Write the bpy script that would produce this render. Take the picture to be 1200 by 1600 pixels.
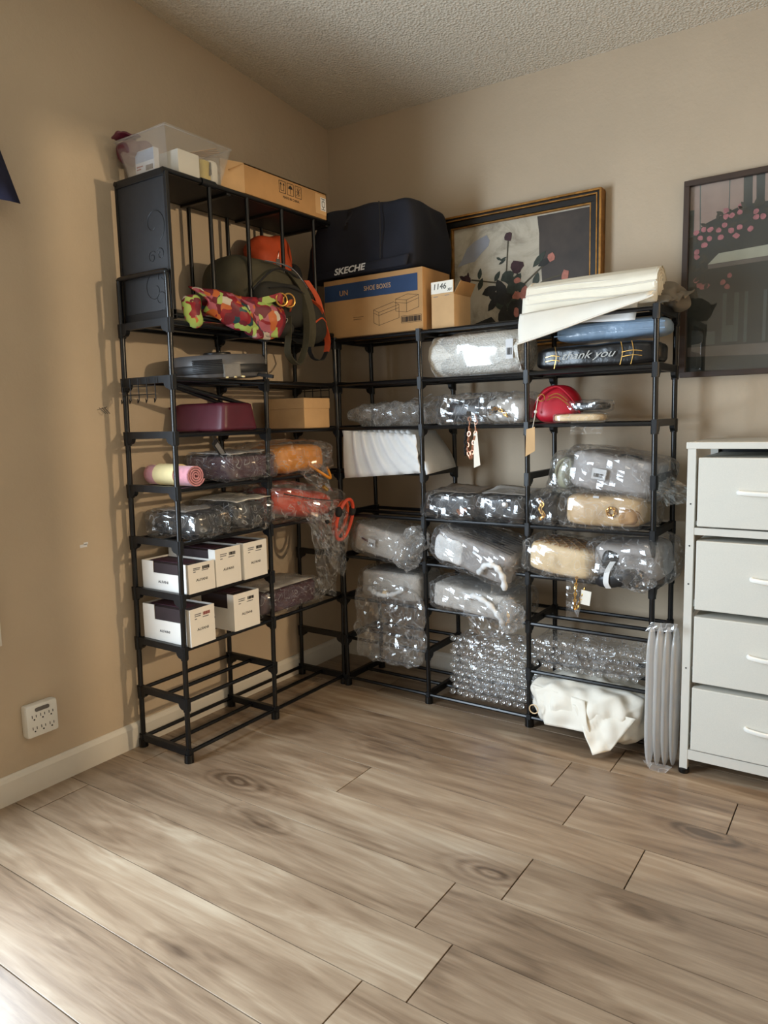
import bpy, bmesh, math, random
from mathutils import Vector, Matrix, noise
R = math.radians
for o in list(bpy.data.objects): bpy.data.objects.remove(o)
scene = bpy.context.scene
C = scene.collection
rnd = random.Random(7)

# ------------------------------------------------------------------ camera
cam_d = bpy.data.cameras.new('camera'); cam = bpy.data.objects.new('camera', cam_d); C.objects.link(cam)
cam_d.sensor_fit = 'VERTICAL'; cam_d.sensor_height = 24.0; cam_d.sensor_width = 18.0
cam_d.lens = 1134.633 / 1600 * 24.0
cam_d.clip_start = 0.05
_r, _u, _f = Vector((.8242, .5657, -.025)), Vector((-.051, .1180, .9917)), Vector((-.562, .818, -.1262))
yaw, pitch, roll = .6019, -.1265, -.025
_f = Vector((-math.sin(yaw)*math.cos(pitch), math.cos(yaw)*math.cos(pitch), math.sin(pitch)))
_r0 = Vector((math.cos(yaw), math.sin(yaw), 0)); _u0 = _r0.cross(_f)
_r = math.cos(roll)*_r0 + math.sin(roll)*_u0; _u = -math.sin(roll)*_r0 + math.cos(roll)*_u0
M_ = Matrix((( _r.x, _u.x, -_f.x, 2.1764), (_r.y, _u.y, -_f.y, -2.7874), (_r.z, _u.z, -_f.z, 1.1489), (0, 0, 0, 1)))
cam.matrix_world = M_
scene.camera = cam

# ------------------------------------------------------------------ world, large lights, exposure
W = bpy.data.worlds.new('world'); scene.world = W; W.use_nodes = True
W.node_tree.nodes['Background'].inputs[0].default_value = (.62, .78, 1, 1)
W.node_tree.nodes['Background'].inputs[1].default_value = 1.0
def area(name, loc, target, sx, sy, power, col):
    d = bpy.data.lights.new(name, 'AREA'); d.shape = 'RECTANGLE'; d.size = sx; d.size_y = sy; d.energy = power; d.color = col
    o = bpy.data.objects.new(name, d); C.objects.link(o); o.location = loc
    o.rotation_euler = (Vector(target) - Vector(loc)).to_track_quat('-Z', 'Y').to_euler()
    return o
WIN_LIGHT = area('window_daylight', (-.03, -2.475, 1.255), (1.0, -2.475, 1.255), 1.40, 1.40, 165, (.72, .86, 1.0))
FILL_LIGHT = area('added_fill_light', (1.9, -2.6, 2.655), (1.9, -2.6, 0), .42, .42, 3, (1.0, .84, .64))  # weak warm fill added overhead, no known fixture there
vs = scene.view_settings
vs.view_transform = 'Standard'; vs.look = 'None'; vs.gamma = 1.0; vs.exposure = -0.12
try: vs.use_curve_mapping = False
except Exception: pass
try:
    scene.cycles.transparent_max_bounces = 20; scene.cycles.max_bounces = 7; scene.cycles.diffuse_bounces = 5; scene.cycles.glossy_bounces = 3
    scene.cycles.caustics_reflective = False; scene.cycles.caustics_refractive = False
except Exception: pass

# ------------------------------------------------------------------ materials
MATS = {}
def lin(c):
    f = lambda v: v/12.92 if v <= .04045 else ((v+.055)/1.055)**2.4
    return tuple(f(v/255) for v in c) + (1,)
class N:
    def __init__(s, name):
        s.m = bpy.data.materials.new(name); s.m.use_nodes = True; s.t = s.m.node_tree; s.n = s.t.nodes
        s.b = s.n['Principled BSDF']; s.out = s.n['Material Output']; MATS[name] = s.m
    def new(s, typ, **kw):
        n = s.n.new(typ)
        for k, v in kw.items():
            if isinstance(v, tuple) and k.startswith('i_'): n.inputs[k[2:]].default_value = v
            elif k.startswith('i_'): n.inputs[k[2:]].default_value = v
            else: setattr(n, k, v)
        return n
    def l(s, a, b): s.t.links.new(a, b)
    def coord(s, kind='Object', scale=(1, 1, 1), rand=False):
        tc = s.new('ShaderNodeTexCoord'); mp = s.new('ShaderNodeMapping'); mp.inputs['Scale'].default_value = scale
        s.l(tc.outputs[kind], mp.inputs['Vector'])
        if rand:
            oi = s.new('ShaderNodeObjectInfo'); mul = s.new('ShaderNodeMath', operation='MULTIPLY'); mul.inputs[1].default_value = 37.0
            s.l(oi.outputs['Random'], mul.inputs[0]); cb = s.new('ShaderNodeCombineXYZ')
            for i in range(3): s.l(mul.outputs[0], cb.inputs[i])
            s.l(cb.outputs[0], mp.inputs['Location'])
        return mp.outputs[0]
    def noise(s, v, scale, detail=4, rough=.5, dist=0):
        n = s.new('ShaderNodeTexNoise'); n.inputs['Scale'].default_value = scale; n.inputs['Detail'].default_value = detail
        n.inputs['Roughness'].default_value = rough; n.inputs['Distortion'].default_value = dist
        s.l(v, n.inputs['Vector']); return n.outputs['Fac']
    def ramp(s, fac, stops):
        r = s.new('ShaderNodeValToRGB'); e = r.color_ramp.elements
        while len(e) < len(stops): e.new(.5)
        for i, (p, c) in enumerate(stops): e[i].position = p; e[i].color = c
        s.l(fac, r.inputs[0]); return r.outputs[0]
    def bump(s, fac, strength=.3, dist=.005, prev=None):
        b = s.new('ShaderNodeBump'); b.inputs['Strength'].default_value = strength; b.inputs['Distance'].default_value = dist
        s.l(fac, b.inputs['Height'])
        if prev: s.l(prev, b.inputs['Normal'])
        s.l(b.outputs[0], s.b.inputs['Normal']); return b.outputs[0]
def mat(name, col, rough=.6, metal=0, spec=.5, var=.12, vscale=25, bump=0, bscale=200, bdist=.002, sheen=0, rand=False, detail=4):
    s = N(name); c = lin(col)
    v = s.coord('Object', rand=rand); f = s.noise(v, vscale, detail)
    lo = tuple(x*(1-var) for x in c[:3])+(1,); hi = tuple(min(1, x*(1+var)) for x in c[:3])+(1,)
    s.l(s.ramp(f, [(.3, lo), (.7, hi)]), s.b.inputs['Base Color'])
    s.b.inputs['Roughness'].default_value = rough; s.b.inputs['Metallic'].default_value = metal
    s.b.inputs['Specular IOR Level'].default_value = spec
    if sheen: s.b.inputs['Sheen Weight'].default_value = sheen
    if bump: s.bump(s.noise(v, bscale, 3), bump, bdist)
    return s
# walls
def wallmat(name, col):
    s = N(name); v = s.coord('Object')
    f = s.noise(v, 3.0, 5); c = lin(col)
    s.l(s.ramp(f, [(.3, tuple(x*.95 for x in c[:3])+(1,)), (.7, tuple(x*1.04 for x in c[:3])+(1,))]), s.b.inputs['Base Color'])
    s.b.inputs['Roughness'].default_value = .62; s.b.inputs['Specular IOR Level'].default_value = .25
    n1 = s.bump(s.noise(v, 14, 6, .6), .25, .012); s.bump(s.noise(v, 130, 3), .16, .0025, n1)
wallmat('wall_paint', (188, 170, 146))
s = N('ceiling_popcorn'); v = s.coord('Object'); f = s.noise(v, 160, 5, .7)
s.l(s.ramp(f, [(.3, lin((196, 184, 164))), (.7, lin((224, 214, 196)))]), s.b.inputs['Base Color']); s.b.inputs['Roughness'].default_value = .9
vo = s.new('ShaderNodeTexVoronoi'); vo.inputs['Scale'].default_value = 110; s.l(v, vo.inputs['Vector'])
n1 = s.bump(vo.outputs['Distance'], .8, .006); s.bump(f, .6, .004, n1)
mat('trim_white', (214, 208, 196), .45, var=.04, vscale=6)
mat('dark_gap', (38, 28, 20), .9)
# laminate planks: grain along x, knots
s = N('laminate'); tc = s.new('ShaderNodeTexCoord'); oi = s.new('ShaderNodeObjectInfo')
mul = s.new('ShaderNodeMath', operation='MULTIPLY'); mul.inputs[1].default_value = 53.0; s.l(oi.outputs['Random'], mul.inputs[0])
cb = s.new('ShaderNodeCombineXYZ'); s.l(mul.outputs[0], cb.inputs[0]); s.l(mul.outputs[0], cb.inputs[1])
add = s.new('ShaderNodeVectorMath', operation='ADD'); s.l(tc.outputs['Object'], add.inputs[0]); s.l(cb.outputs[0], add.inputs[1])
def mapped(scale):
    mp = s.new('ShaderNodeMapping'); mp.inputs['Scale'].default_value = scale; s.l(add.outputs[0], mp.inputs['Vector']); return mp.outputs[0]
big = s.noise(mapped((1.1, 7, 1)), 1.0, 3, .5, 1.6)
mid = s.noise(mapped((1.7, 16, 1)), 1.0, 5, .55, 2.4)
fine = s.noise(mapped((7, 230, 1)), 1.0, 2, .6, .3)
# knots : sparse voronoi cells stretched along the grain, rings from distance
vk = s.new('ShaderNodeTexVoronoi'); vk.inputs['Scale'].default_value = 1.0; vk.inputs['Randomness'].default_value = .9
warp = s.new('ShaderNodeTexNoise'); warp.inputs['Scale'].default_value = 5; s.l(add.outputs[0], warp.inputs['Vector'])
wv = s.new('ShaderNodeVectorMath', operation='SCALE'); wv.inputs['Scale'].default_value = .22; s.l(warp.outputs['Color'], wv.inputs[0])
mk = mapped((2.0, 5.2, 1)); wa = s.new('ShaderNodeVectorMath', operation='ADD'); s.l(mk, wa.inputs[0]); s.l(wv.outputs[0], wa.inputs[1]); s.l(wa.outputs[0], vk.inputs['Vector'])
rings = s.new('ShaderNodeMath', operation='SINE'); rm = s.new('ShaderNodeMath', operation='MULTIPLY'); rm.inputs[1].default_value = 60; s.l(vk.outputs['Distance'], rm.inputs[0]); s.l(rm.outputs[0], rings.inputs[0])
kmask = s.ramp(vk.outputs['Distance'], [(.02, (1, 1, 1, 1)), (.36, (0, 0, 0, 1))])
def mth(op, a, b, clamp=False):
    n = s.new('ShaderNodeMath', operation=op); n.use_clamp = clamp
    for i, q in enumerate((a, b)):
        if isinstance(q, (int, float)): n.inputs[i].default_value = q
        else: s.l(q, n.inputs[i])
    return n.outputs[0]
ringv = mth('MULTIPLY', mth('MULTIPLY', rings.outputs[0], .10), kmask)
val = mth('ADD', mth('ADD', mth('MULTIPLY', big, .52), mth('MULTIPLY', mid, .42)), mth('MULTIPLY', fine, .10))
val = mth('SUBTRACT', mth('ADD', val, ringv), mth('MULTIPLY', kmask, .17))
tone = mth('ADD', val, mth('MULTIPLY', mth('SUBTRACT', oi.outputs['Random'], .5), .05))
col = s.ramp(tone, [(.30, lin((84, 66, 50))), (.45, lin((128, 106, 84))), (.57, lin((152, 130, 106))), (.72, lin((180, 162, 138)))])
s.l(col, s.b.inputs['Base Color']); s.b.inputs['Specular IOR Level'].default_value = .75
s.l(mth('ADD', mth('MULTIPLY', fine, .16), .26), s.b.inputs['Roughness'])
s.bump(tone, .12, .002)
# plastics and metals
mat('rack_black', (11, 11, 12), .28, var=.2, vscale=12, spec=.42)
mat('rack_plastic', (17, 18, 20), .42, var=.15, vscale=30, spec=.35)
mat('panel_black', (26, 26, 28), .6, var=.15, vscale=60, bump=.2, bscale=500, bdist=.0006)
mat('panel_line', (20, 20, 22), .5)
mat('white_plastic', (222, 220, 212), .4, var=.03)
mat('grey_plastic', (96, 92, 88), .4)
mat('slot_black', (14, 13, 12), .6)
mat('dresser_white', (207, 204, 194), .55, var=.02, vscale=8)
mat('drawer_fabric', (208, 206, 196), .85, var=.03, vscale=300, bump=.25, bscale=900, bdist=.0005)
mat('handle_white', (232, 230, 222), .35, var=.02)
mat('navy_fabric', (15, 17, 29), .85, var=.25, vscale=9, bump=.25, bscale=700, bdist=.0006)
mat('navy_curtain', (24, 24, 48), .85, var=.2, vscale=9)
mat('cardboard', (176, 134, 86), .85, var=.08, vscale=14, bump=.1, bscale=300, bdist=.0005)
mat('cardboard_light', (196, 158, 112), .85, var=.07, vscale=14, bump=.1, bscale=300, bdist=.0005)
mat('ink_black', (26, 22, 20), .8)
mat('ink_blue', (30, 56, 92), .75, var=.08)
mat('ink_grey', (120, 120, 122), .8)
mat('print_white', (214, 214, 214), .7, var=.03)
mat('paper_white', (232, 226, 212), .85, var=.04, vscale=10)
mat('paper_roll', (240, 232, 212), .8, var=.05, vscale=12, bump=.15, bscale=60, bdist=.002)
mat('box_white', (236, 232, 224), .6, var=.03, vscale=6)
mat('box_dark', (50, 36, 38), .75, var=.2, vscale=14)
mat('ink_red', (150, 40, 34), .8)
mat('burgundy', (84, 26, 40), .42, var=.15, vscale=16, bump=.12, bscale=260, bdist=.0006)
mat('plum', (66, 34, 46), .55, var=.15, vscale=16)
mat('mustard', (206, 132, 34), .5, var=.14, vscale=14, bump=.15, bscale=60, bdist=.003)
mat('coral', (196, 70, 44), .5, var=.14, vscale=14, bump=.15, bscale=60, bdist=.003)
mat('orange_nylon', (182, 70, 30), .7, var=.14, vscale=20)
mat('olive', (62, 57, 40), .85, var=.22, vscale=18, bump=.3, bscale=500, bdist=.0008)
mat('olive_dark', (34, 32, 26), .85, var=.22, vscale=18, bump=.3, bscale=500, bdist=.0008)
mat('strap_black', (20, 19, 20), .8)
mat('black_leather', (24, 25, 28), .38, var=.2, vscale=16, bump=.25, bscale=180, bdist=.001)
mat('tan_leather', (198, 166, 122), .45, var=.06, vscale=16, bump=.12, bscale=220, bdist=.0008)
mat('cream_leather', (228, 200, 156), .45, var=.05, vscale=16, bump=.1, bscale=220, bdist=.0006)
mat('grey_leather', (150, 144, 140), .5, var=.07, vscale=16, bump=.12, bscale=200, bdist=.0008)
mat('pale_grey_tissue', (190, 184, 176), .8, var=.08, vscale=12, bump=.3, bscale=50, bdist=.004)
mat('taupe_leather', (150, 136, 122), .5, var=.08, vscale=16)
mat('sage_leather', (170, 168, 140), .45, var=.08, vscale=16)
mat('red_leather', (178, 22, 42), .4, var=.12, vscale=16, bump=.14, bscale=200, bdist=.0008)
mat('gold', (214, 168, 92), .28, metal=1, var=.1)
mat('rose_chain', (198, 140, 112), .35, metal=.6, var=.2)
mat('silver', (205, 205, 205), .25, metal=1, var=.05)
mat('pink_towel', (206, 140, 148), .95, var=.12, vscale=60, bump=.6, bscale=500, bdist=.002, sheen=.4)
mat('cream_band', (232, 214, 160), .8, var=.04)
mat('vac_grey', (84, 82, 82), .38, var=.08)
mat('vac_dark', (30, 30, 31), .45, var=.1)
mat('vac_clear', (110, 106, 100), .2, var=.25, vscale=20)
mat('bubble_white', (232, 228, 218), .3, var=.04, vscale=20, bump=.9, bscale=150, bdist=.006)
mat('foam_white', (224, 224, 222), .7, var=.05, vscale=12)
mat('cotton_white', (236, 230, 216), .85, var=.04, vscale=12, bump=.15, bscale=500, bdist=.0006)
mat('grey_cloth', (120, 112, 100), .9, var=.14, vscale=20)
mat('blue_poly', (134, 156, 178), .25, var=.1, vscale=20, bump=.5, bscale=50, bdist=.004)
mat('black_poly', (14, 14, 15), .32, var=.2, vscale=20, bump=.4, bscale=28, bdist=.006)
mat('script_silver', (176, 174, 166), .5)
mat('frame_black', (20, 16, 13), .35, var=.2)
mat('frame_gold', (168, 120, 62), .36, metal=.8, var=.3, vscale=40)
mat('frame_brown', (58, 42, 32), .45, var=.2, vscale=12)
# film: thin clear polythene, wrinkled
def film(name, tint, haze, rim, rough=.08, bscale=16, streak=.3, base=.06, trans=.4):
    s = N(name); s.n.remove(s.b)
    tr = s.new('ShaderNodeBsdfTransparent'); tr.inputs[0].default_value = tint
    gl = s.new('ShaderNodeBsdfGlossy'); gl.inputs['Roughness'].default_value = rough; gl.inputs[0].default_value = (1, 1, 1, 1)
    df = s.new('ShaderNodeBsdfDiffuse'); df.inputs[0].default_value = (.93, .93, .92, 1)
    tl = s.new('ShaderNodeBsdfTranslucent'); tl.inputs[0].default_value = (.93, .93, .92, 1)
    dm = s.new('ShaderNodeMixShader'); dm.inputs[0].default_value = trans; s.l(df.outputs[0], dm.inputs[1]); s.l(tl.outputs[0], dm.inputs[2])
    fr = s.new('ShaderNodeLayerWeight'); fr.inputs[0].default_value = .25
    mr = s.new('ShaderNodeMapRange'); mr.inputs['To Min'].default_value = base; mr.inputs['To Max'].default_value = rim; s.l(fr.outputs['Fresnel'], mr.inputs[0])
    m1 = s.new('ShaderNodeMixShader'); s.l(mr.outputs[0], m1.inputs[0]); s.l(tr.outputs[0], m1.inputs[1]); s.l(gl.outputs[0], m1.inputs[2])
    m2 = s.new('ShaderNodeMixShader'); m2.inputs[0].default_value = haze
    if streak:
        cz = s.noise(s.coord('Object'), bscale, 1, .5, 2.0)          # white glint streaks painted into the film along noise contours
        s.l(s.ramp(cz, [(.0, (haze,)*3+(1,)), (.475, (haze,)*3+(1,)), (.50, (haze+streak,)*3+(1,)), (.525, (haze,)*3+(1,))]), m2.inputs[0])
    s.l(m1.outputs[0], m2.inputs[1]); s.l(dm.outputs[0], m2.inputs[2]); s.l(m2.outputs[0], s.out.inputs[0])
film('clear_film', (.99, .99, .99, 1), .04, .5, .11, 14, .32, .065)
film('thin_film', (.99, .99, .99, 1), .05, .45, .07, 12, .30, .05)
film('milky_film', (.98, .98, .98, 1), .24, .5, .10, 16, .3, .07, .5)
film('air_film', (.99, .99, .99, 1), .40, .5, .10, 16, 0, .06, .5)
film('bubble_film', (.97, .97, .97, 1), .03, .8, .04, 16, 0, .08)
film('bin_plastic', (.97, .975, .98, 1), .06, .35, .2, 12, 0, .05)
film('glass', (.96, .97, .97, 1), .01, .7, .02, 5, 0, .04)
film('window_glass', (.97, .98, .98, 1), .0, .4, .02, 5, 0, .03)

# ------------------------------------------------------------------ mesh helpers
class MB:
    def __init__(s): s.v = []; s.f = []
    def add(s, v, f):
        o = len(s.v); s.v += [tuple(p) for p in v]; s.f += [tuple(i+o for i in q) for q in f]; return s
    def box(s, x0, x1, y0, y1, z0, z1):
        return s.add([(x0,y0,z0),(x1,y0,z0),(x1,y1,z0),(x0,y1,z0),(x0,y0,z1),(x1,y0,z1),(x1,y1,z1),(x0,y1,z1)],
                     [(0,3,2,1),(4,5,6,7),(0,1,5,4),(1,2,6,5),(2,3,7,6),(3,0,4,7)])
    def bar(s, a, b, w, h, up=(0,0,1)):           # box bar between two points
        a = Vector(a); b = Vector(b); d = (b-a).normalized(); up = Vector(up)
        if abs(d.dot(up)) > .98: up = Vector((1,0,0))
        sd = d.cross(up).normalized()*w/2; u = sd.cross(d).normalized()*h/2
        v = []
        for p in (a, b): v += [p-sd-u, p+sd-u, p+sd+u, p-sd+u]
        return s.add(v, [(0,1,2,3),(7,6,5,4),(0,4,5,1),(1,5,6,2),(2,6,7,3),(3,7,4,0)])
    def tube(s, path, r, n=8, cap=True, closed=False, flat=1.0):
        path = [Vector(p) for p in path]; m = len(path); v = []; f = []
        rr = r if isinstance(r, (list, tuple)) else [r]*m
        prev = None
        for i, p in enumerate(path):
            a = path[(i-1) % m] if (closed or i > 0) else p; b = path[(i+1) % m] if (closed or i < m-1) else p
            d = (b-a).normalized()
            if prev is None:
                up = Vector((0,0,1)) if abs(d.z) < .9 else Vector((1,0,0)); x = d.cross(up).normalized()
            else: x = (prev - d*prev.dot(d)).normalized()
            prev = x; y = d.cross(x)
            for k in range(n):
                t = 2*math.pi*k/n; v.append(p + x*math.cos(t)*rr[i] + y*math.sin(t)*rr[i]*flat)
        for i in range(m if closed else m-1):
            j = (i+1) % m
            for k in range(n): f.append((i*n+k, i*n+(k+1) % n, j*n+(k+1) % n, j*n+k))
        if cap and not closed: f += [tuple(reversed(range(n))), tuple(range((m-1)*n, m*n))]
        return s.add(v, f)
    def lathe(s, prof, n=24, axis='z', c=(0,0,0)):
        v = []; f = []; m = len(prof)
        for r, h in prof:
            for k in range(n):
                t = 2*math.pi*k/n; p = (r*math.cos(t), r*math.sin(t), h)
                if axis == 'x': p = (h, p[0], p[1])
                if axis == 'y': p = (p[0], h, p[1])
                v.append((p[0]+c[0], p[1]+c[1], p[2]+c[2]))
        for i in range(m-1):
            for k in range(n): f.append((i*n+k, i*n+(k+1) % n, (i+1)*n+(k+1) % n, (i+1)*n+k))
        f += [tuple(reversed(range(n))), tuple(range((m-1)*n, m*n))]
        return s.add(v, f)
    def prism(s, poly, d0, d1, plane='xz'):
        n = len(poly)
        mk = {'xz': lambda a, b, d: (a, d, b), 'yz': lambda a, b, d: (d, a, b), 'xy': lambda a, b, d: (a, b, d)}[plane]
        v = [mk(a, b, d0) for a, b in poly] + [mk(a, b, d1) for a, b in poly]
        f = [tuple(range(n)), tuple(range(2*n-1, n-1, -1))] + [(i, i+n, (i+1) % n+n, (i+1) % n) for i in range(n)]
        return s.add(v, f)
    def sphere(s, c, r, n=10, m=6, sc=(1,1,1)):
        prof = [(max(1e-4, r*math.sin(math.pi*i/m)), -r*math.cos(math.pi*i/m)) for i in range(m+1)]
        o = len(s.v); s.lathe(prof, n)
        s.v[o:] = [(p[0]*sc[0]+c[0], p[1]*sc[1]+c[1], p[2]*sc[2]+c[2]) for p in s.v[o:]]
        return s
    def mesh(s, name, m=None, smooth=False, bevel=0):
        me = bpy.data.meshes.new(name); me.from_pydata(s.v, [], s.f)
        bm = bmesh.new(); bm.from_mesh(me)
        bmesh.ops.recalc_face_normals(bm, faces=bm.faces)
        if bevel:
            bmesh.ops.remove_doubles(bm, verts=bm.verts, dist=1e-6)
            bmesh.ops.bevel(bm, geom=[e for e in bm.edges if len(e.link_faces) == 2 and e.calc_face_angle(0) > .5], offset=bevel, segments=2, affect='EDGES', profile=.6)
        bm.to_mesh(me); bm.free()
        if smooth:
            for p in me.polygons: p.use_smooth = True
            try: me.set_sharp_from_angle(angle=R(40))
            except Exception: pass
        if m: me.materials.append(MATS[m])
        return me
    def build(s, name, m, parent=None, smooth=False, bevel=0, loc=None):
        return link(name, s.mesh(name, m, smooth, bevel), parent, loc)
def link(name, me, parent=None, loc=None, rot=None):
    o = bpy.data.objects.new(name, me); C.objects.link(o)
    if parent: o.parent = parent
    if loc is not None: o.location = loc
    if rot is not None: o.rotation_euler = rot
    return o
def thing(name, label, cat, loc=(0,0,0), rz=0, group=None, rot=None):
    o = bpy.data.objects.new(name, None); C.objects.link(o); o.location = loc; o.empty_display_size = .05
    o.rotation_euler = rot if rot else (0, 0, R(rz)); tag(o, label, cat, group); return o
def tag(o, label, cat, group=None):
    o['label'] = label; o['category'] = cat
    if group: o['group'] = group
    return o
def struct(o): o['kind'] = 'structure'; return o
def nz(p, f, seed=0): return noise.noise(Vector((p[0]*f+seed*7.3, p[1]*f-seed*3.1, p[2]*f+seed*1.7)))
def soft(name, c, h, m, parent=None, e=4, n=10, amp=0, freq=12, seed=0, fn=None, smooth=True, ridged=False, rot=None, stretch=None):
    """rounded-box body (superellipsoid on a cube grid), local centre c, half sizes h"""
    bm = bmesh.new(); bmesh.ops.create_cube(bm, size=2)
    bmesh.ops.subdivide_edges(bm, edges=bm.edges, cuts=n-1, use_grid_fill=True)
    rm = Matrix.Rotation(rot[0], 3, 'X') @ Matrix.Rotation(rot[1], 3, 'Y') @ Matrix.Rotation(rot[2], 3, 'Z') if rot else None
    for v in bm.verts:
        p = v.co; k = (abs(p.x)**e + abs(p.y)**e + abs(p.z)**e)**(1/e); q = Vector((p.x/k, p.y/k, p.z/k))
        w = Vector((q.x*h[0], q.y*h[1], q.z*h[2]))
        if fn: w = fn(w, q)
        if amp:
            a = nz(w, freq, seed)
            if ridged: a = (1-2*abs(a)) * .6 + nz(w, freq*2.7, seed+3)*.55
            d = q.normalized(); w = w + d*amp*a
            if ridged and not smooth: w = w + Vector(noise.noise_vector(w*24+Vector((seed*2.3, 0, 0))))*amp*.35
        if rm: w = rm @ w
        v.co = w + Vector(c)
    bmesh.ops.recalc_face_normals(bm, faces=bm.faces)
    me = bpy.data.meshes.new(name); bm.to_mesh(me); bm.free()
    for p in me.polygons: p.use_smooth = smooth
    me.materials.append(MATS[m])
    return link(name, me, parent)
def sheet(name, corners, m, parent=None, nu=14, nv=14, amp=.01, freq=18, seed=0, smooth=True, sag=0, thick=0, fn=None, ridged=True):
    a, b, c, d = [Vector(q) for q in corners]; v = []; f = []
    nrm = (b-a).cross(d-a).normalized()
    for j in range(nv+1):
        for i in range(nu+1):
            u = i/nu; w = j/nv
            p = a*(1-u)*(1-w) + b*u*(1-w) + c*u*w + d*(1-u)*w
            t = nz(p, freq, seed)
            if ridged: t = (1-2*abs(t))*.6 + nz(p, freq*2.3, seed+5)*.5
            p = p + nrm*amp*t + nrm*sag*4*w*(1-w)
            if fn: p = fn(p, u, w)
            v.append(p)
    for j in range(nv):
        for i in range(nu): k = j*(nu+1)+i; f.append((k, k+1, k+nu+2, k+nu+1))
    me = bpy.data.meshes.new(name); me.from_pydata(v, [], f)
    for p in me.polygons: p.use_smooth = smooth
    me.materials.append(MATS[m]); o = link(name, me, parent)
    if thick:
        md = o.modifiers.new('thickness', 'SOLIDIFY'); md.thickness = thick; md.offset = 0
    return o
FACE = {'+x': ((0,1,0),(0,0,1),(1,0,0)), '-y': ((1,0,0),(0,0,1),(0,-1,0)), '+z': ((1,0,0),(0,1,0),(0,0,1))}
def text(body, size, loc, face, m, parent, name='lettering', shear=0, sx=1.0, bold=0, tilt=0):
    cu = bpy.data.curves.new(name, 'FONT'); cu.body = body; cu.size = size; cu.align_x = 'CENTER'; cu.align_y = 'CENTER'
    cu.extrude = .0004; cu.shear = shear; cu.offset = bold; cu.resolution_u = 3
    t = bpy.data.objects.new(name, cu); C.objects.link(t)
    bpy.context.view_layer.update()
    me = bpy.data.meshes.new_from_object(t); bpy.data.objects.remove(t)
    X, Y, Z = [Vector(q) for q in FACE[face]]
    ct, st = math.cos(tilt), math.sin(tilt)
    for v in me.vertices:
        x, y = v.co.x*sx, v.co.y; x, y = x*ct-y*st, x*st+y*ct
        v.co = Vector(loc) + X*x + Y*y + Z*v.co.z
    me.materials.clear(); me.materials.append(MATS[m]); me.name = name
    return link(name, me, parent)
def quads(name, rects, loc, face, m, parent, th=.0005):
    """flat print: rectangles (a0,a1,b0,b1) in the plane of a face"""
    X, Y, Z = [Vector(q) for q in FACE[face]]; mb = MB()
    for a0, a1, b0, b1 in rects:
        ps = [Vector(loc)+X*a+Y*b+Z*d for d in (0, th) for a, b in ((a0,b0),(a1,b0),(a1,b1),(a0,b1))]
        mb.add(ps, [(0,3,2,1),(4,5,6,7),(0,1,5,4),(1,2,6,5),(2,3,7,6),(3,0,4,7)])
    return mb.build(name, m, parent)
def barcode(parent, loc, face, w, h, m='ink_black', seed=1):
    r = random.Random(seed); x = -w/2; rs = []
    while x < w/2:
        t = r.choice((.0008, .0014, .002)); rs.append((x, min(x+t, w/2), -h/2, h/2)); x += t + r.choice((.0008, .0015))
    return quads('barcode', rs, loc, face, m, parent)
def lines(parent, segs, loc, face, m, name='line_art', w=.002):
    X, Y, Z = [Vector(q) for q in FACE[face]]; mb = MB()
    for a, b, c, d in segs:
        mb.bar(Vector(loc)+X*a+Y*b, Vector(loc)+X*c+Y*d, w, .0008, up=Z)
    return mb.build(name, m, parent)
def chain(mb, pts, r=.006, wire=.0016):
    pts = [Vector(p) for p in pts]; seg = []
    for i in range(len(pts)-1):
        L = (pts[i+1]-pts[i]).length; k = max(1, int(L/(r*1.5)))
        for j in range(k): seg.append((pts[i].lerp(pts[i+1], (j+.5)/k), (pts[i+1]-pts[i]).normalized()))
    for i, (p, d) in enumerate(seg):
        sd = d.cross(Vector((0,0,1)) if abs(d.z) < .9 else Vector((1,0,0))).normalized()
        if i % 2: sd = d.cross(sd)
        mb.tube([p + d*math.cos(t)*r + sd*math.sin(t)*r*.65 for t in [2*math.pi*q/8 for q in range(8)]], wire, 5, closed=True)
    return mb
def spline(pts, k=6):
    pts = [Vector(p) for p in pts]; out = []
    for i in range(len(pts)-1):
        p0 = pts[max(0, i-1)]; p1 = pts[i]; p2 = pts[i+1]; p3 = pts[min(len(pts)-1, i+2)]
        for j in range(k):
            t = j/k; out.append(.5*((2*p1)+(p2-p0)*t+(2*p0-5*p1+4*p2-p3)*t*t+(3*p1-p0-3*p2+p3)*t**3))
    return out+[pts[-1]]
def ribbon(name, pts, w, m, parent, th=.003, wdir=(1,0,0), k=6):
    """webbing strap along a spline, width along wdir"""
    ps = spline(pts, k); wd = Vector(wdir).normalized()*w/2; mb = MB(); v = []; f = []
    for i, p in enumerate(ps):
        d = (ps[min(i+1, len(ps)-1)]-ps[max(i-1, 0)]).normalized(); nn = d.cross(wd).normalized()*th/2
        v += [p-wd-nn, p+wd-nn, p+wd+nn, p-wd+nn]
    for i in range(len(ps)-1):
        for q in range(4): f.append((i*4+q, i*4+(q+1) % 4, i*4+4+(q+1) % 4, i*4+4+q))
    f += [(3,2,1,0), tuple(range(len(ps)*4-4, len(ps)*4))]
    return mb.add(v, f).build(name, m, parent, smooth=True)

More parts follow.
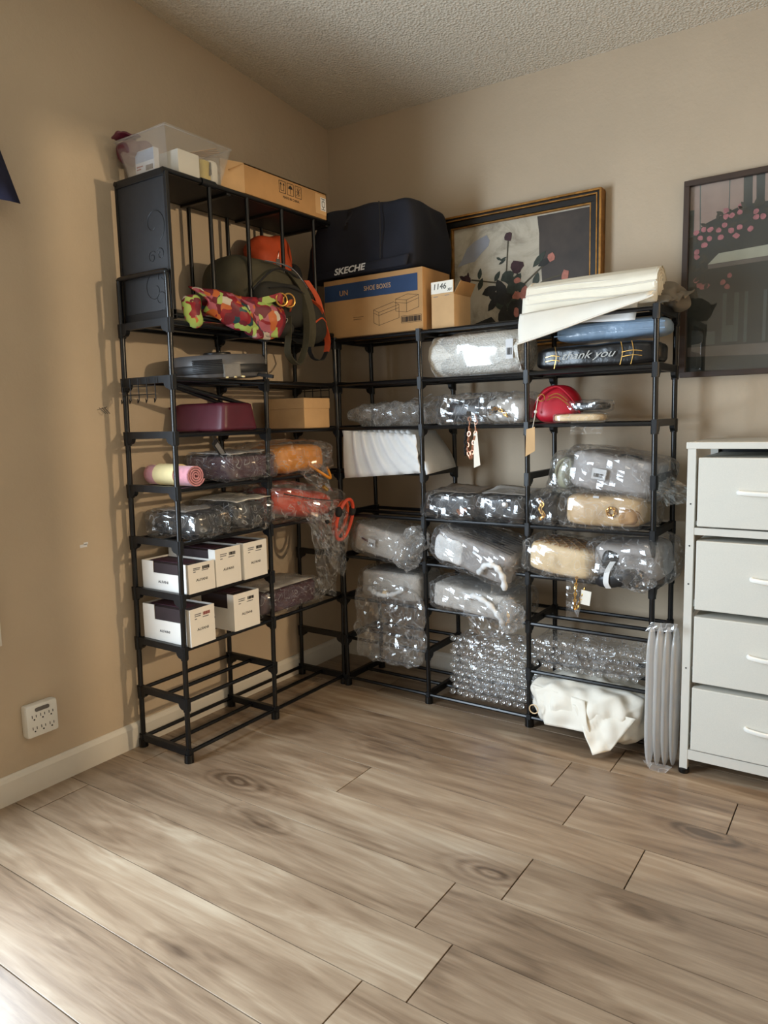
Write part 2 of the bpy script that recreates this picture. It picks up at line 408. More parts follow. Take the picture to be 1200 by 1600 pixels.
# ------------------------------------------------------------------ room
XR, YF = 2.9, -4.6
ceilz = lambda x, y: 2.472 - .0225*x - .104*y
fl = struct(MB().box(-.15, XR+.12, YF-.12, .12, -.08, -.0065).build('floor', 'dark_gap'))
rows = [0.012, -.172, -.362, -.550, -.738, -.928, -1.120, -1.314, -1.507, -1.698, -1.893, -2.086, -2.278, -2.47, -2.66, -2.85, -3.04, -3.23, -3.42, -3.61, -3.80, -3.99, -4.18, -4.37, -4.56, -4.6]
ends = {0: [.9, 2.2], 1: [.45, 1.6], 2: [.15, 1.502], 3: [.03, 1.376, 1.879], 4: [.14, 1.485], 5: [.824, 1.712], 6: [.13, 1.478], 7: [.02, 1.354], 8: [.11, 1.452], 9: [.0, 1.345], 10: [1.62], 11: [1.22], 12: [1.5]}
plank_cache = {}
for i in range(len(rows)-1):
    xs = [-.0] + [e for e in ends.get(i, [.3+rnd.random()*.9]) if e > .02]
    while xs[-1] < XR-1.345: xs.append(xs[-1]+1.345)
    xs.append(XR)
    for a, b in zip(xs[:-1], xs[1:]):
        L = round(b-a-.0032, 4); w = round(rows[i]-rows[i+1]-.0024, 4)
        if (L, w) not in plank_cache:
            plank_cache[(L, w)] = MB().box(0, L, -w, 0, -.0065, 0).mesh('plank', 'laminate', bevel=.0008)
        link('plank', plank_cache[(L, w)], fl, (a+.0016, rows[i]-.0012, 0))
# walls; left wall has a window opening just outside the frame
wy0, wy1, wz0, wz1 = -3.2, -1.75, .53, 1.98
def slanted(mb, x0, x1, y0, y1):
    return mb.add([(x0,y0,-.05),(x1,y0,-.05),(x1,y1,-.05),(x0,y1,-.05),(x0,y0,ceilz(x0,y0)+.03),(x1,y0,ceilz(x1,y0)+.03),(x1,y1,ceilz(x1,y1)+.03),(x0,y1,ceilz(x0,y1)+.03)],
                  [(0,3,2,1),(4,5,6,7),(0,1,5,4),(1,2,6,5),(2,3,7,6),(3,0,4,7)])
mb = MB(); slanted(mb, -.12, 0, wy1, .12); slanted(mb, -.12, 0, YF-.12, wy0)
mb.box(-.12, 0, wy0, wy1, -.05, wz0)
mb.add([(-.12,wy0,wz1),(0,wy0,wz1),(0,wy1,wz1),(-.12,wy1,wz1),(-.12,wy0,ceilz(0,wy0)+.03),(0,wy0,ceilz(0,wy0)+.03),(0,wy1,ceilz(0,wy1)+.03),(-.12,wy1,ceilz(0,wy1)+.03)], [(0,3,2,1),(4,5,6,7),(0,1,5,4),(1,2,6,5),(2,3,7,6),(3,0,4,7)])
wl = struct(mb.build('wall_left', 'wall_paint'))
struct(slanted(MB(), 0, XR+.12, 0, .12).build('wall_back', 'wall_paint'))
dy0, dy1, dzh = -.80, -.45, 1.925
mb = slanted(MB(), XR, XR+.12, dy1, 0); slanted(mb, XR, XR+.12, YF-.12, dy0)
mb.add([(x, y, z) for z in (dzh, 2.7) for x, y in ((XR, dy0), (XR+.12, dy0), (XR+.12, dy1), (XR, dy1))], [(0,3,2,1),(4,5,6,7),(0,1,5,4),(1,2,6,5),(2,3,7,6),(3,0,4,7)])
struct(mb.build('wall_right', 'wall_paint'))
# narrow hallway seen by nobody but the light: its lamp shines through the gap in the right wall
HX = 5.0
struct(MB().box(XR+.12, HX, .6, .7, 0, 2.5).box(XR+.12, HX, -2.1, -2.0, 0, 2.5).box(HX, HX+.1, -2.1, .7, 0, 2.5).box(XR+.12, HX, -2.1, .7, 2.4, 2.5).box(XR+.12, XR+.16, .0, .7, 0, 2.5).build('wall_hall', 'wall_paint'))
struct(MB().box(XR+.12, HX+.1, -2.1, .7, -.08, 0).build('floor', 'trim_white'))
lm = thing('hall_lamp', 'floor lamp in the hallway beyond the right wall', 'lamp', (4.2, -.52, 0))
MB().lathe([(.13, 0), (.13, .015), (.02, .03), (.012, .04)], 24).build('base', 'rack_black', lm, smooth=True)
MB().tube([(0, 0, .03), (0, 0, 1.76)], .011, 10).build('pole', 'rack_black', lm, smooth=True)
MB().lathe([(.02, 1.74), (.10, 1.76), (.12, 1.78), (.115, 1.78), (.09, 1.765), (.02, 1.755)], 24).build('shade', 'rack_black', lm, smooth=True)
bl = bpy.data.lights.new('hall_bulb_light', 'POINT'); bl.energy = 230; bl.color = (1, .78, .52); bl.shadow_soft_size = .035
bo = bpy.data.objects.new('hall_bulb_light', bl); C.objects.link(bo); bo.parent = lm; bo.location = (0, 0, 1.86)
struct(slanted(MB(), 0, XR, YF-.12, YF).build('wall_front', 'wall_paint'))
v = [(x, y, ceilz(x, y)+dz) for dz in (0, .06) for x, y in ((-.12, YF-.12), (XR+.12, YF-.12), (XR+.12, .12), (-.12, .12))]
struct(MB().add(v, [(0,3,2,1),(4,5,6,7),(0,1,5,4),(1,2,6,5),(2,3,7,6),(3,0,4,7)]).build('ceiling', 'ceiling_popcorn'))
bbp = [(0, 0), (.013, 0), (.013, .072), (.009, .083), (.004, .089), (0, .089)]
struct(MB().prism([(a, b) for a, b in bbp], YF, -.0, 'xz').build('baseboard_left', 'trim_white'))
struct(MB().prism([(-a, b) for a, b in bbp], .013, XR, 'yz').build('baseboard_back', 'trim_white'))
MB().box(0, .0012, -1.402, -1.376, .752, .762).box(0, .0012, -1.388, -1.372, .760, .768).build('chipped_paint', 'print_white', wl)
mb = MB()
for k in range(3): mb.tube([(.0006, -1.292+.010*k, 1.212), (.0006, -1.268+.008*k, 1.192)], .0012, 5)
mb.tube([(.0006, -1.30, 1.205), (.0006, -1.262, 1.215)], .001, 5).build('pencil_mark', 'grey_plastic', wl)
# window 1
win = struct(thing('window_1', '', '', (0, (wy0+wy1)/2, wz0))); del win['label']; del win['category']
hw = (wy1-wy0)/2; hh = wz1-wz0
MB().box(-.10, -.04, -hw, -hw+.05, 0, hh).box(-.10, -.04, hw-.03, hw, 0, hh).box(-.10, -.04, -hw, hw, 0, .03).box(-.10, -.04, -hw, hw, hh-.05, hh).box(-.09, -.05, -.02, .02, .05, hh-.05).build('window_frame', 'trim_white', win)
MB().box(0, .016, -hw-.075, -hw, -.075, hh+.075).box(0, .016, hw, hw+.058, -.03, hh+.075).box(0, .016, -hw, hw, hh, hh+.075).box(0, .016, -hw, hw, -.03, 0).build('casing', 'trim_white', win, bevel=.003)
MB().box(-.072, -.068, -hw+.05, -.02, .05, hh-.05).build('pane', 'window_glass', win)
MB().box(-.072, -.068, .02, hw-.05, .05, hh-.05).build('pane', 'window_glass', win)
# navy curtain whose lower corner peeks into the frame
cu = thing('curtain', 'navy blue curtain corner hanging at the left edge beside the window', 'curtain', (0.03, -2.45, 1.8))
def cfn(p, u, w):
    p.x = .018 + .014*math.sin(u*46) + .01; return p
sheet('drape', [(.02, -.86, .02), (.02, .90, -.002), (.02, .78, .34), (.02, -.86, .34)], 'navy_curtain', cu, 60, 6, 0, 1, fn=cfn, thick=.002)
MB().tube([(.03, -.95, .345), (.03, .76, .345)], .011, 10).sphere((.03, -.96, .345), .018).build('curtain_rod', 'rack_black', cu, smooth=True)

# ------------------------------------------------------------------ six-way outlet adapter on the left wall
ad = thing('outlet_adapter', 'white six socket plug adapter on the left wall above the baseboard', 'outlet', (0, -1.597, .24))
MB().prism([(-.052, -.052), (.052, -.052), (.052, .052), (-.052, .052)], 0, .034, 'yz').build('body', 'white_plastic', ad, smooth=True, bevel=.009)
MB().prism([(-.018+.006*math.cos(t)*1 if math.cos(t) < 0 else .018+.006*math.cos(t), .036+.0065*math.sin(t)) for t in [2*math.pi*k/16 for k in range(16)]], .034, .0355, 'yz').build('indicator', 'grey_plastic', ad)
for rr_ in (.012, -.026):
    for cc in (-.028, 0, .028):
        sk = MB().box(.0338, .0348, cc-.0075, cc-.0055, rr_, rr_+.009).box(.0338, .0348, cc+.0055, cc+.0075, rr_, rr_+.008).lathe([(.0026, .0338), (.0026, .0348)], 10, 'x', (0, cc, rr_-.006)).build('socket', 'slot_black', ad)

# ------------------------------------------------------------------ tube racks
TZ = [.0352+.18*i for i in range(9)]
TR = .0085
def sidebar_mesh(L, axis, gusset=True):
    """moulded end bar with sleeves and curved gussets; runs 0..L along the axis"""
    mb = MB(); prof = [(-.012, .013), (L+.012, .013), (L+.0105, -.031), (L-.0105, -.031)]
    for t in range(0, 91, 30): prof.append((L-.011-.022*math.sin(R(t)), -.010-.020*math.cos(R(t))))
    for t in range(90, -1, -30): prof.append((.011+.022*math.sin(R(t)), -.010-.020*math.cos(R(t))))
    prof += [(.0105, -.031), (-.0105, -.031)]
    if not gusset: prof = [(-.012, .013), (L+.012, .013), (L+.012, -.012), (-.012, -.012)]
    mb.prism(prof, -.008, .008, 'xz' if axis == 'x' else 'yz')
    for c in (0, L):
        ps = [(.0126*math.cos(R(k*45+22.5)), .0126*math.sin(R(k*45+22.5))) for k in range(8)]
        mb.prism([((c if axis == 'x' else 0)+a, (c if axis == 'y' else 0)+b) for a, b in ps], -.034 if gusset else -.034, .012, 'xy')
    return mb.mesh('side_bar', 'rack_plastic')
def make_rack(name, label, posts, axis, lean, skip, ntop=8, feet=True, depth_dir=1):
    """posts: list of (rear xy, front xy) for each upright pair along the rack"""
    cx = sum(p[0][0]+p[1][0] for p in posts)/(2*len(posts)); cy = sum(p[0][1]+p[1][1] for p in posts)/(2*len(posts))
    rk = thing(name, label, 'shoe rack', (cx, cy, 0))
    P = lambda q, z: Vector((q[0]+lean[0]*z-cx, q[1]+lean[1]*z-cy, z))
    zt = TZ[ntop]+.012
    for (a, b) in posts:
        for q in (a, b):
            m = MB().tube([P(q, .0), P(q, zt)], TR+.0005, 10); m.tube([P(q, 0), P(q, .03)], .0165, 10).build('post', 'rack_black', rk, smooth=True)
    L = abs((posts[0][1][0]-posts[0][0][0]) if axis == 'x' else (posts[0][1][1]-posts[0][0][1]))
    sb = sidebar_mesh(L, axis); sbf = sidebar_mesh(L, axis, False)
    for k, (a, b) in enumerate(posts):
        for i in range(ntop+1):
            lo = a if ((a[0] < b[0]) if axis == 'x' else (a[1] < b[1])) else b
            link('side_bar', sb if i else sbf, rk, P(lo, TZ[i]))
    for k in range(len(posts)-1):
        for i in range(ntop+1):
            if (k, i) in skip: continue
            for t in (0, .5, 1):
                a = Vector(posts[k][0]).lerp(Vector(posts[k][1]), t); b = Vector(posts[k+1][0]).lerp(Vector(posts[k+1][1]), t)
                MB().tube([P(a, TZ[i]), P(b, TZ[i])], .0075, 8).build('shelf_tube', 'rack_black', rk, smooth=True)
    return rk, P
XRL, XFL = .0268, .2695
lposts = [((XRL, y), (XFL, y)) for y in (-1.2282, -.7971, -.355)]
lrack, LP = make_rack('shoe_rack', 'black tube shoe rack of nine tiers along the left wall', lposts, 'x', (.011, .0104), {(1, 1), (1, 3)})
rposts = [((x, -.0974), (x, -.3565)) for x in (.2950, .706, 1.1417, 1.5773)]
rrack, RP = make_rack('shoe_rack', 'black tube shoe rack of nine tiers along the back wall beside the dresser', rposts, 'y', (-.0029, -.0129), {(1, 5), (2, 5), (1, 1)})
# looped handle above the near end of the left rack
a = LP((XRL, -1.2282), TZ[8]); b = LP((XFL, -1.2282), TZ[8])
MB().tube(spline([a, a+Vector((0,0,.13)), a+Vector((.004,0,.150)), a+Vector((.02,0,.158)), b+Vector((-.02,0,.158)), b+Vector((-.004,0,.150)), b+Vector((0,0,.13)), b], 4), .0085, 10).build('end_rail', 'rack_black', lrack, smooth=True)
# wire hook strips clipped under the seventh tier
def hooks(y, x0, x1):
    for rz in (0,):
        mb = MB(); z = TZ[7]; base = Vector((lrack.location.x, lrack.location.y, 0))
        for zz in (-.018, -.045): mb.tube([Vector((x0, y, z+zz))-base, Vector((x1, y, z+zz))-base], .0018, 6)
        n = 4
        for k in range(n+1):
            x = x0+(x1-x0)*k/n
            mb.tube([Vector((x, y, z+.008))-base, Vector((x, y, z-.062))-base, Vector((x+.008, y-.012, z-.072))-base, Vector((x+.018, y-.02, z-.06))-base], .0018, 6)
        mb.build('hook_strip', 'rack_black', lrack, smooth=True)
hooks(-1.232, .05, .22); hooks(-.355, .06, .24)

# ------------------------------------------------------------------ organiser standing on the left rack
oz = TZ[8]+.012
org = thing('stacking_shelf', 'black stacking shelf with a scroll embossed end panel on the left rack', 'shelf', (.155, -.785, oz))
ox0, ox1, oy0, oy1, oh = -.115, .125, -.405, .405, .452
MB().box(ox0, ox1, oy0-.004, oy0+.004, .02, oh-.01).build('end_panel', 'panel_black', org)
MB().box(ox0-.008, ox1+.008, oy0-.009, oy0+.009, 0, .03).box(ox0-.008, ox0+.004, oy0-.007, oy0+.007, 0, oh).box(ox1-.004, ox1+.008, oy0-.007, oy0+.007, 0, oh).build('panel_frame', 'rack_plastic', org, bevel=.002)
def scroll(cx, cz, r0, r1, a0, a1, n=26):
    return [(cx+(r0+(r1-r0)*k/n)*math.cos(R(a0+(a1-a0)*k/n)), oy0-.0045, cz+(r0+(r1-r0)*k/n)*math.sin(R(a0+(a1-a0)*k/n))) for k in range(n+1)]
mb = MB()
for args in ((.06, .30, .060, .012, -60, 300), (.045, .20, .020, .006, 40, 480), (.085, .205, .02, .006, 140, -260), (.05, .10, .055, .010, 80, 420), (.075, .065, .035, .008, -90, 300), (.09, .135, .022, .006, 200, -160)):
    mb.tube(scroll(*args), .0014, 5)
mb.build('scroll_relief', 'panel_line', org, smooth=True)
ys = [oy0, oy0+.27, oy0+.54, oy1]
for k in range(3):
    MB().box(ox0, ox1, ys[k]+.006, ys[k+1]-.006, oh-.004, oh+.004).build('top_panel', 'panel_black', org)
for x in (ox0, ox1): MB().tube([(x, oy0-.01, oh+.002), (x, oy1+.01, oh+.002)], .0085, 10).build('top_rail', 'rack_black', org, smooth=True)
for y in ys: MB().box(ox0, ox1, y-.009, y+.009, oh-.014, oh+.010).build('cross_rail', 'rack_plastic', org, bevel=.002)
for x in (ox0, ox1): MB().tube([(x, oy0-.01, .012), (x, oy1+.01, .012)], .0085, 10).build('bottom_rail', 'rack_black', org, smooth=True)
for y in (oy0+.18, oy0+.355, oy0+.535, oy0+.72): MB().tube([(ox1, y, .012), (ox1, y, oh)], .0075, 10).build('post', 'rack_black', org, smooth=True)
for y in (oy0+.12, oy0+.30, oy0+.49, oy0+.68, oy0+.80): MB().tube([(ox0, y, .012), (ox0, y, oh)], .0075, 10).build('post', 'rack_black', org, smooth=True)
MB().tube([(ox1, oy0+.145, oh+.002), (ox1, oy0+.205, oh+.002)], .013, 10).build('connector', 'rack_plastic', org, smooth=True)
otop = oz+oh+.011

# ------------------------------------------------------------------ dresser
DX0, DX1, DYF, DYB, DH = 1.69, 2.18, -.44, -.06, 1.058
dr = thing('dresser', 'white four drawer fabric dresser standing right of the racks', 'dresser', ((DX0+DX1)/2, (DYF+DYB)/2, 0))
w2, d2 = (DX1-DX0)/2, (DYB-DYF)/2
MB().box(-w2-.004, w2+.004, -d2-.004, d2+.004, DH-.02, DH).build('top', 'dresser_white', dr, bevel=.002)
lev = [.085, .305, .535, .775]
for x in (-w2, w2-.024):
    for y in (-d2, d2-.022):
        leg = MB().box(x, x+.024, y, y+.022, .014, DH-.02).build('leg', 'dresser_white', dr, bevel=.001)
        MB().lathe([(.015, 0), (.017, .003), (.017, .016), (.012, .018)], 14, 'z', (x+.012, y+.011, 0)).build('foot', 'rack_black', leg, smooth=True)
        for z in (.35, .62, .74, .87):
            if y == -d2 and x == -w2: MB().lathe([(.0025, -.0006), (.0025, .0006)], 8, 'y', (x+.012, y-.0004, z)).build('screw_hole', 'slot_black', leg)
        if x == -w2 and y == -d2: pass
for x in (-w2+.002, w2-.020):
    for z in (.072, .30, .53, .79): MB().box(x, x+.018, -d2+.022, d2-.022, z-.012, z+.008).build('side_rail', 'dresser_white', dr)
MB().box(-w2+.024, w2-.024, -d2+.001, -d2+.02, .05, .082).build('front_rail', 'dresser_white', dr, bevel=.001)
MB().box(-w2+.024, w2-.024, -d2+.001, -d2+.02, .775, .797).build('front_rail', 'dresser_white', dr, bevel=.001)
MB().box(-w2+.01, w2-.01, d2-.006, d2-.002, .08, DH-.02).build('back_panel', 'slot_black', dr)
for (z0, z1) in ((.086, .290), (.308, .520), (.542, .758), (.802, 1.012)):
    d = MB().box(-w2+.032, w2-.032, -d2-.004, d2-.03, z0, z1).build('drawer', 'drawer_fabric', dr, bevel=.003)
    zc = (z0+z1)/2+.004
    hw_ = .10 if z0 > .7 else .058
    MB().tube(spline([(-hw_, -d2-.004, zc), (-hw_+.010, -d2-.014, zc-.002), (0, -d2-.022, zc-.004), (hw_-.010, -d2-.014, zc-.002), (hw_, -d2-.004, zc)], 5), .0055, 8, flat=1.3).build('handle', 'handle_white', d, smooth=True)
# unseen fill lamp added behind the camera to warm and brighten the room
cl = thing('added_fill_lamp', 'added square white fill lamp on the ceiling behind the viewer', 'lamp', (1.9, -2.6, ceilz(1.9, -2.6)))
MB().box(-.24, .24, -.24, .24, -.03, .03).build('housing', 'white_plastic', cl, bevel=.006)

# ------------------------------------------------------------------ pictures on the back wall
def poly_part(name, polys, m, parent, y0, y1, ox, oz_):
    for i, p in enumerate(polys): MB().prism([(a-ox, b-oz_) for a, b in p], y0-i*.00001, y1, 'xz').build(name, m, parent)
def blob(cx, cz, rx, rz_, n=10, seed=0, j=.18, rot=0):
    r = random.Random(seed); out = []
    for k in range(n):
        t = 2*math.pi*k/n; q = 1-j+2*j*r.random(); a, b = rx*q*math.cos(t), rz_*q*math.sin(t)
        out.append((cx+a*math.cos(rot)-b*math.sin(rot), cz+a*math.sin(rot)+b*math.cos(rot)))
    return out
def leafp(cx, cz, L, w, ang):
    out = []
    for t, s_ in ((0, 0), (.25, .8), (.5, 1), (.8, .6), (1, 0), (.8, -.6), (.5, -1), (.25, -.8)):
        a, b = (t-.5)*L, s_*w/2; out.append((cx+a*math.cos(ang)-b*math.sin(ang), cz+a*math.sin(ang)+b*math.cos(ang)))
    return out
def strip(p, q, w):
    p = Vector(p); q = Vector(q); d = (q-p).normalized(); n = Vector((-d.y, d.x))*w/2
    return [tuple(p-n), tuple(q-n), tuple(q+n), tuple(p+n)]
mat('paint_stem', (78, 70, 52), .7); mat('paint_rose', (62, 36, 40), .7, var=.3, vscale=60); mat('paint_pink', (176, 112, 96), .7, var=.2, vscale=60)
mat('paint_leaf', (52, 58, 48), .7, var=.3, vscale=60); mat('paint_leaf_dark', (38, 36, 32), .7, var=.3, vscale=60); mat('paint_blue', (150, 152, 160), .7, var=.08)
mat('paint_dark', (60, 50, 42), .6, var=.3, vscale=14)
s = N('paint_ground'); v = s.coord('Object'); f = s.noise(v, 6, 7, .65, 1)
s.l(s.ramp(f, [(.3, lin((128, 116, 98))), (.5, lin((186, 176, 156))), (.7, lin((204, 196, 178)))]), s.b.inputs['Base Color']); s.b.inputs['Roughness'].default_value = .6; s.bump(s.noise(v, 90, 4), .3, .002)
px0, px1, pz0, pz1 = .614, 1.288, 1.422, 1.968; pcx = (px0+px1)/2
pt = thing('painting', 'oil painting of dark roses in a black and gold frame behind the racks', 'painting', (pcx, -.004, pz0))
def frame_ring(mb, x0, x1, z0, z1, w, y0, y1):
    mb.box(x0, x1, y0, y1, z0, z0+w); mb.box(x0, x1, y0, y1, z1-w, z1); mb.box(x0, x0+w, y0, y1, z0+w, z1-w); mb.box(x1-w, x1, y0, y1, z0+w, z1-w); return mb
hx, hz = (px1-px0)/2, pz1-pz0
frame_ring(MB(), -hx, hx, 0, hz, .008, -.046, 0).build('outer_gilt', 'frame_gold', pt, bevel=.002)
frame_ring(MB(), -hx+.008, hx-.008, .008, hz-.008, .007, -.042, 0).build('outer_band', 'frame_black', pt, bevel=.002)
frame_ring(MB(), -hx+.015, hx-.015, .015, hz-.015, .005, -.044, 0).build('middle_gilt', 'frame_gold', pt, bevel=.0015)
frame_ring(MB(), -hx+.020, hx-.020, .020, hz-.020, .022, -.036, 0).build('frame', 'frame_black', pt, bevel=.002)
frame_ring(MB(), -hx+.042, hx-.042, .042, hz-.042, .006, -.030, 0).build('inner_gilt', 'frame_gold', pt, bevel=.0015)
cv = MB().box(-hx+.046, hx-.046, -.012, -.002, .046, hz-.046).build('canvas', 'paint_ground', pt)
A = lambda n, ps, m, d: poly_part(n, ps, m, cv, -.0125-d*.0003, -.0118-d*.0003, pcx, pz0)
A('dark_field', [[(1.028, 1.915), (1.236, 1.915), (1.236, 1.655), (1.05, 1.648), (1.045, 1.72), (1.036, 1.75), (1.036, 1.85)]], 'paint_dark', 0)
A('dark_base', [[(.83, 1.555), (.86, 1.52), (1.2, 1.475), (1.236, 1.5), (1.236, 1.47), (.67, 1.47), (.67, 1.51)]], 'paint_leaf_dark', 0)
A('blue_patch', [blob(.755, 1.825, .085, .03, 14, 3, .2, .6)], 'paint_blue', 1)
A('stem', [strip((.896, 1.70), (.906, 1.85), .006), strip((.937, 1.66), (.947, 1.73), .007), strip((.964, 1.66), (1.082, 1.75), .007), strip((.97, 1.62), (1.06, 1.672), .007), strip((1.06, 1.672), (1.125, 1.683), .006), strip((.74, 1.712), (.853, 1.687), .006), strip((.853, 1.687), (.90, 1.62), .007), strip((.92, 1.66), (.91, 1.50), .01), strip((.88, 1.66), (.89, 1.50), .008), strip((.95, 1.64), (.93, 1.50), .008)], 'paint_stem', 2)
lv = [(.779,1.731,.035,.015,1.4),(.782,1.69,.04,.018,1.2),(.857,1.712,.035,.016,1.0),(.902,1.706,.05,.035,.4),(.915,1.69,.05,.03,-.5),(1.024,1.678,.045,.022,1.3),(.865,1.779,.02,.008,-.5),(.885,1.776,.025,.007,.4),(.88,1.765,.028,.008,.5),(.923,1.654,.06,.04,.8),(.964,1.655,.05,.03,-.6),(.867,1.611,.06,.035,1.9),(.916,1.605,.07,.045,1.5),(.964,1.612,.05,.03,1.2),(1.037,1.754,.06,.02,.8),(.944,1.691,.04,.025,.9)]
A('leaf', [leafp(q_[0], q_[1], q_[2]*1.3, q_[3]*1.3, q_[4]) for q_ in lv], 'paint_leaf', 3)
lv = [(.825,1.659,.06,.03,.3),(.85,1.63,.07,.03,-.6),(.874,1.66,.07,.035,2.0),(.839,1.608,.06,.025,.9),(.881,1.559,.07,.03,1.3),(.923,1.555,.09,.04,1.6),(.964,1.576,.05,.025,1.9),(.89,1.62,.06,.04,.2),(.94,1.585,.06,.04,.5),(.90,1.53,.07,.05,1.5),(1.06,1.74,.05,.02,.4),(.95,1.54,.05,.03,1.2)]
A('dark_leaf', [leafp(q_[0], q_[1], q_[2]*1.25, q_[3]*1.3, q_[4]) for q_ in lv], 'paint_leaf_dark', 4)
A('rose', [blob(.906, 1.858, .016, .018, 12, 1), blob(.943, 1.738, .026, .026, 12, 2), blob(.716, 1.708, .022, .022, 12, 5), leafp(.70, 1.725, .035, .014, -.5), leafp(.725, 1.73, .03, .012, 1.5)], 'paint_rose', 5)
A('pink_rose', [blob(1.086, 1.754, .016, .018, 10, 7), blob(1.142, 1.681, .015, .02, 10, 8), blob(.943, 1.627, .02, .016, 10, 9), blob(.945, 1.685, .014, .012, 9, 10), blob(.975, 1.63, .02, .03, 9, 12), blob(.94, 1.56, .012, .02, 9, 13)], 'paint_pink', 6)

qx0, qx1, qz0, qz1 = 1.568, 2.05, 1.27, 1.936; qcx = (qx0+qx1)/2
mat('print_pinkwall', (168, 140, 126), .7, var=.08); mat('print_green', (44, 48, 44), .7, var=.3, vscale=9); mat('print_slate', (80, 90, 86), .7, var=.15)
mat('print_awning', (190, 186, 164), .7, var=.08); mat('print_flower', (186, 112, 116), .7, var=.25, vscale=80); mat('print_pave', (112, 102, 94), .7, var=.12, vscale=20); mat('print_foliage', (60, 58, 46), .7, var=.3, vscale=60)
po = thing('framed_poster', 'brown framed poster of a shopfront with pink flowers hanging above the dresser', 'poster', (qcx, -.003, qz0))
hx, hz = (qx1-qx0)/2, qz1-qz0
frame_ring(MB(), -hx, hx, 0, hz, .0185, -.026, 0).build('frame', 'frame_brown', po, bevel=.002)
MB().box(-hx+.016, hx-.016, -.0135, -.0115, .016, hz-.016).build('glazing', 'glass', po)
pr = MB().box(-hx+.012, hx-.012, -.006, -.001, .012, hz-.012).build('print', 'print_green', po)
A = lambda n, ps, m, d: poly_part(n, ps, m, pr, -.0064-d*.0003, -.0058-d*.0003, qcx, qz0)
A('pink_facade', [[(1.585, 1.92), (2.035, 1.92), (2.035, 1.83), (1.75, 1.83), (1.64, 1.79), (1.602, 1.755), (1.585, 1.757)]], 'print_pinkwall', 0)
A('upper_window', [[(1.752, 1.92), (1.779, 1.92), (1.781, 1.822), (1.754, 1.818)], [(1.79, 1.92), (1.816, 1.92), (1.817, 1.822), (1.793, 1.821)], [(1.90, 1.92), (1.95, 1.92), (1.95, 1.83), (1.90, 1.83)]], 'print_green', 1)
A('facade_line', [strip((1.617, 1.92), (1.621, 1.76), .003), strip((1.71, 1.92), (1.71, 1.82), .003), strip((1.86, 1.92), (1.86, 1.82), .003), [(1.586, 1.84), (1.60, 1.84), (1.60, 1.75), (1.586, 1.75)]], 'print_slate', 1)
A('awning', [[(1.648, 1.651), (1.682, 1.684), (2.03, 1.70), (2.03, 1.66)]], 'print_awning', 2)
A('awning_valance', [[(1.648, 1.650), (2.03, 1.659), (2.03, 1.645), (1.65, 1.636)]], 'print_pave', 3)
A('shop_window', [[(1.70, 1.548), (1.712, 1.548), (1.712, 1.385), (1.70, 1.385)], [(1.736, 1.548), (1.75, 1.548), (1.75, 1.385), (1.736, 1.385)], [(1.70, 1.44), (1.735, 1.44), (1.735, 1.385), (1.70, 1.385)], [(1.65, 1.425), (1.678, 1.425), (1.678, 1.38), (1.65, 1.38)], [(1.768, 1.548), (1.778, 1.548), (1.778, 1.38), (1.768, 1.38)], [(1.825, 1.548), (1.835, 1.548), (1.835, 1.38), (1.825, 1.38)], [(1.9, 1.55), (1.96, 1.55), (1.96, 1.39), (1.9, 1.39)]], 'print_slate', 2)
A('pavement', [[(1.59, 1.375), (2.035, 1.372), (2.035, 1.33), (1.59, 1.342)]], 'print_pave', 3)
r = random.Random(5); fo = []; fl_ = []
for k in range(46):
    t = r.random(); fo.append(leafp(1.60+t*.42+r.uniform(-.01, .01), 1.755+.075*min(1, t*2)-.03*max(0, t-.5)+r.uniform(-.035, .03), .028, .012, r.uniform(0, 3)))
for k in range(14): fo.append(leafp(1.60+r.uniform(0, .05), 1.58+r.uniform(0, .14), .026, .012, r.uniform(0, 3)))
A('foliage', fo, 'print_foliage', 4)
for i, (a, b) in enumerate([(1.608,1.763),(1.632,1.77),(1.653,1.767),(1.622,1.743),(1.651,1.738),(1.636,1.717),(1.686,1.736),(1.68,1.76),(1.701,1.801),(1.701,1.821),(1.72,1.802),(1.744,1.808),(1.745,1.827),(1.698,1.773),(1.719,1.753),(1.735,1.734),(1.745,1.76),(1.778,1.749),(1.794,1.784),(1.793,1.802),(1.814,1.783),(1.612,1.698),(1.612,1.681),(1.612,1.602),(1.623,1.584),(1.634,1.577),(1.648,1.581),(1.698,1.586),(1.719,1.606),(1.712,1.57),(1.84,1.80),(1.86,1.78),(1.9,1.79),(1.94,1.80),(1.98,1.78)]):
    fl_.append(blob(a, b, .0085+.002*r.random(), .009, 8, i))
A('flower', fl_, 'print_flower', 5)

# ------------------------------------------------------------------ helpers for goods on the shelves
S = lambda i: TZ[i]+.0078                        # resting height of tier i
def wrap(parent, c, h, seed, m='clear_film', amp=.018, e=5, n=17, freq=13, fn=None, name='plastic_wrap', rot=None, smooth=False):
    return soft(name, c, h, m, parent, e=e, n=n, amp=amp, freq=freq, seed=seed, fn=fn, smooth=smooth, ridged=True, rot=rot)
def sticker(parent, loc, face, w, h, seed=1):
    q_ = quads('label', [(-w/2, w/2, -h/2, h/2)], loc, face, 'print_white', parent)
    X, Y, Z = [Vector(t) for t in FACE[face]]
    barcode(q_, Vector(loc)+Z*.0006-Y*h*.12, face, w*.7, h*.35, seed=seed)
    return q_

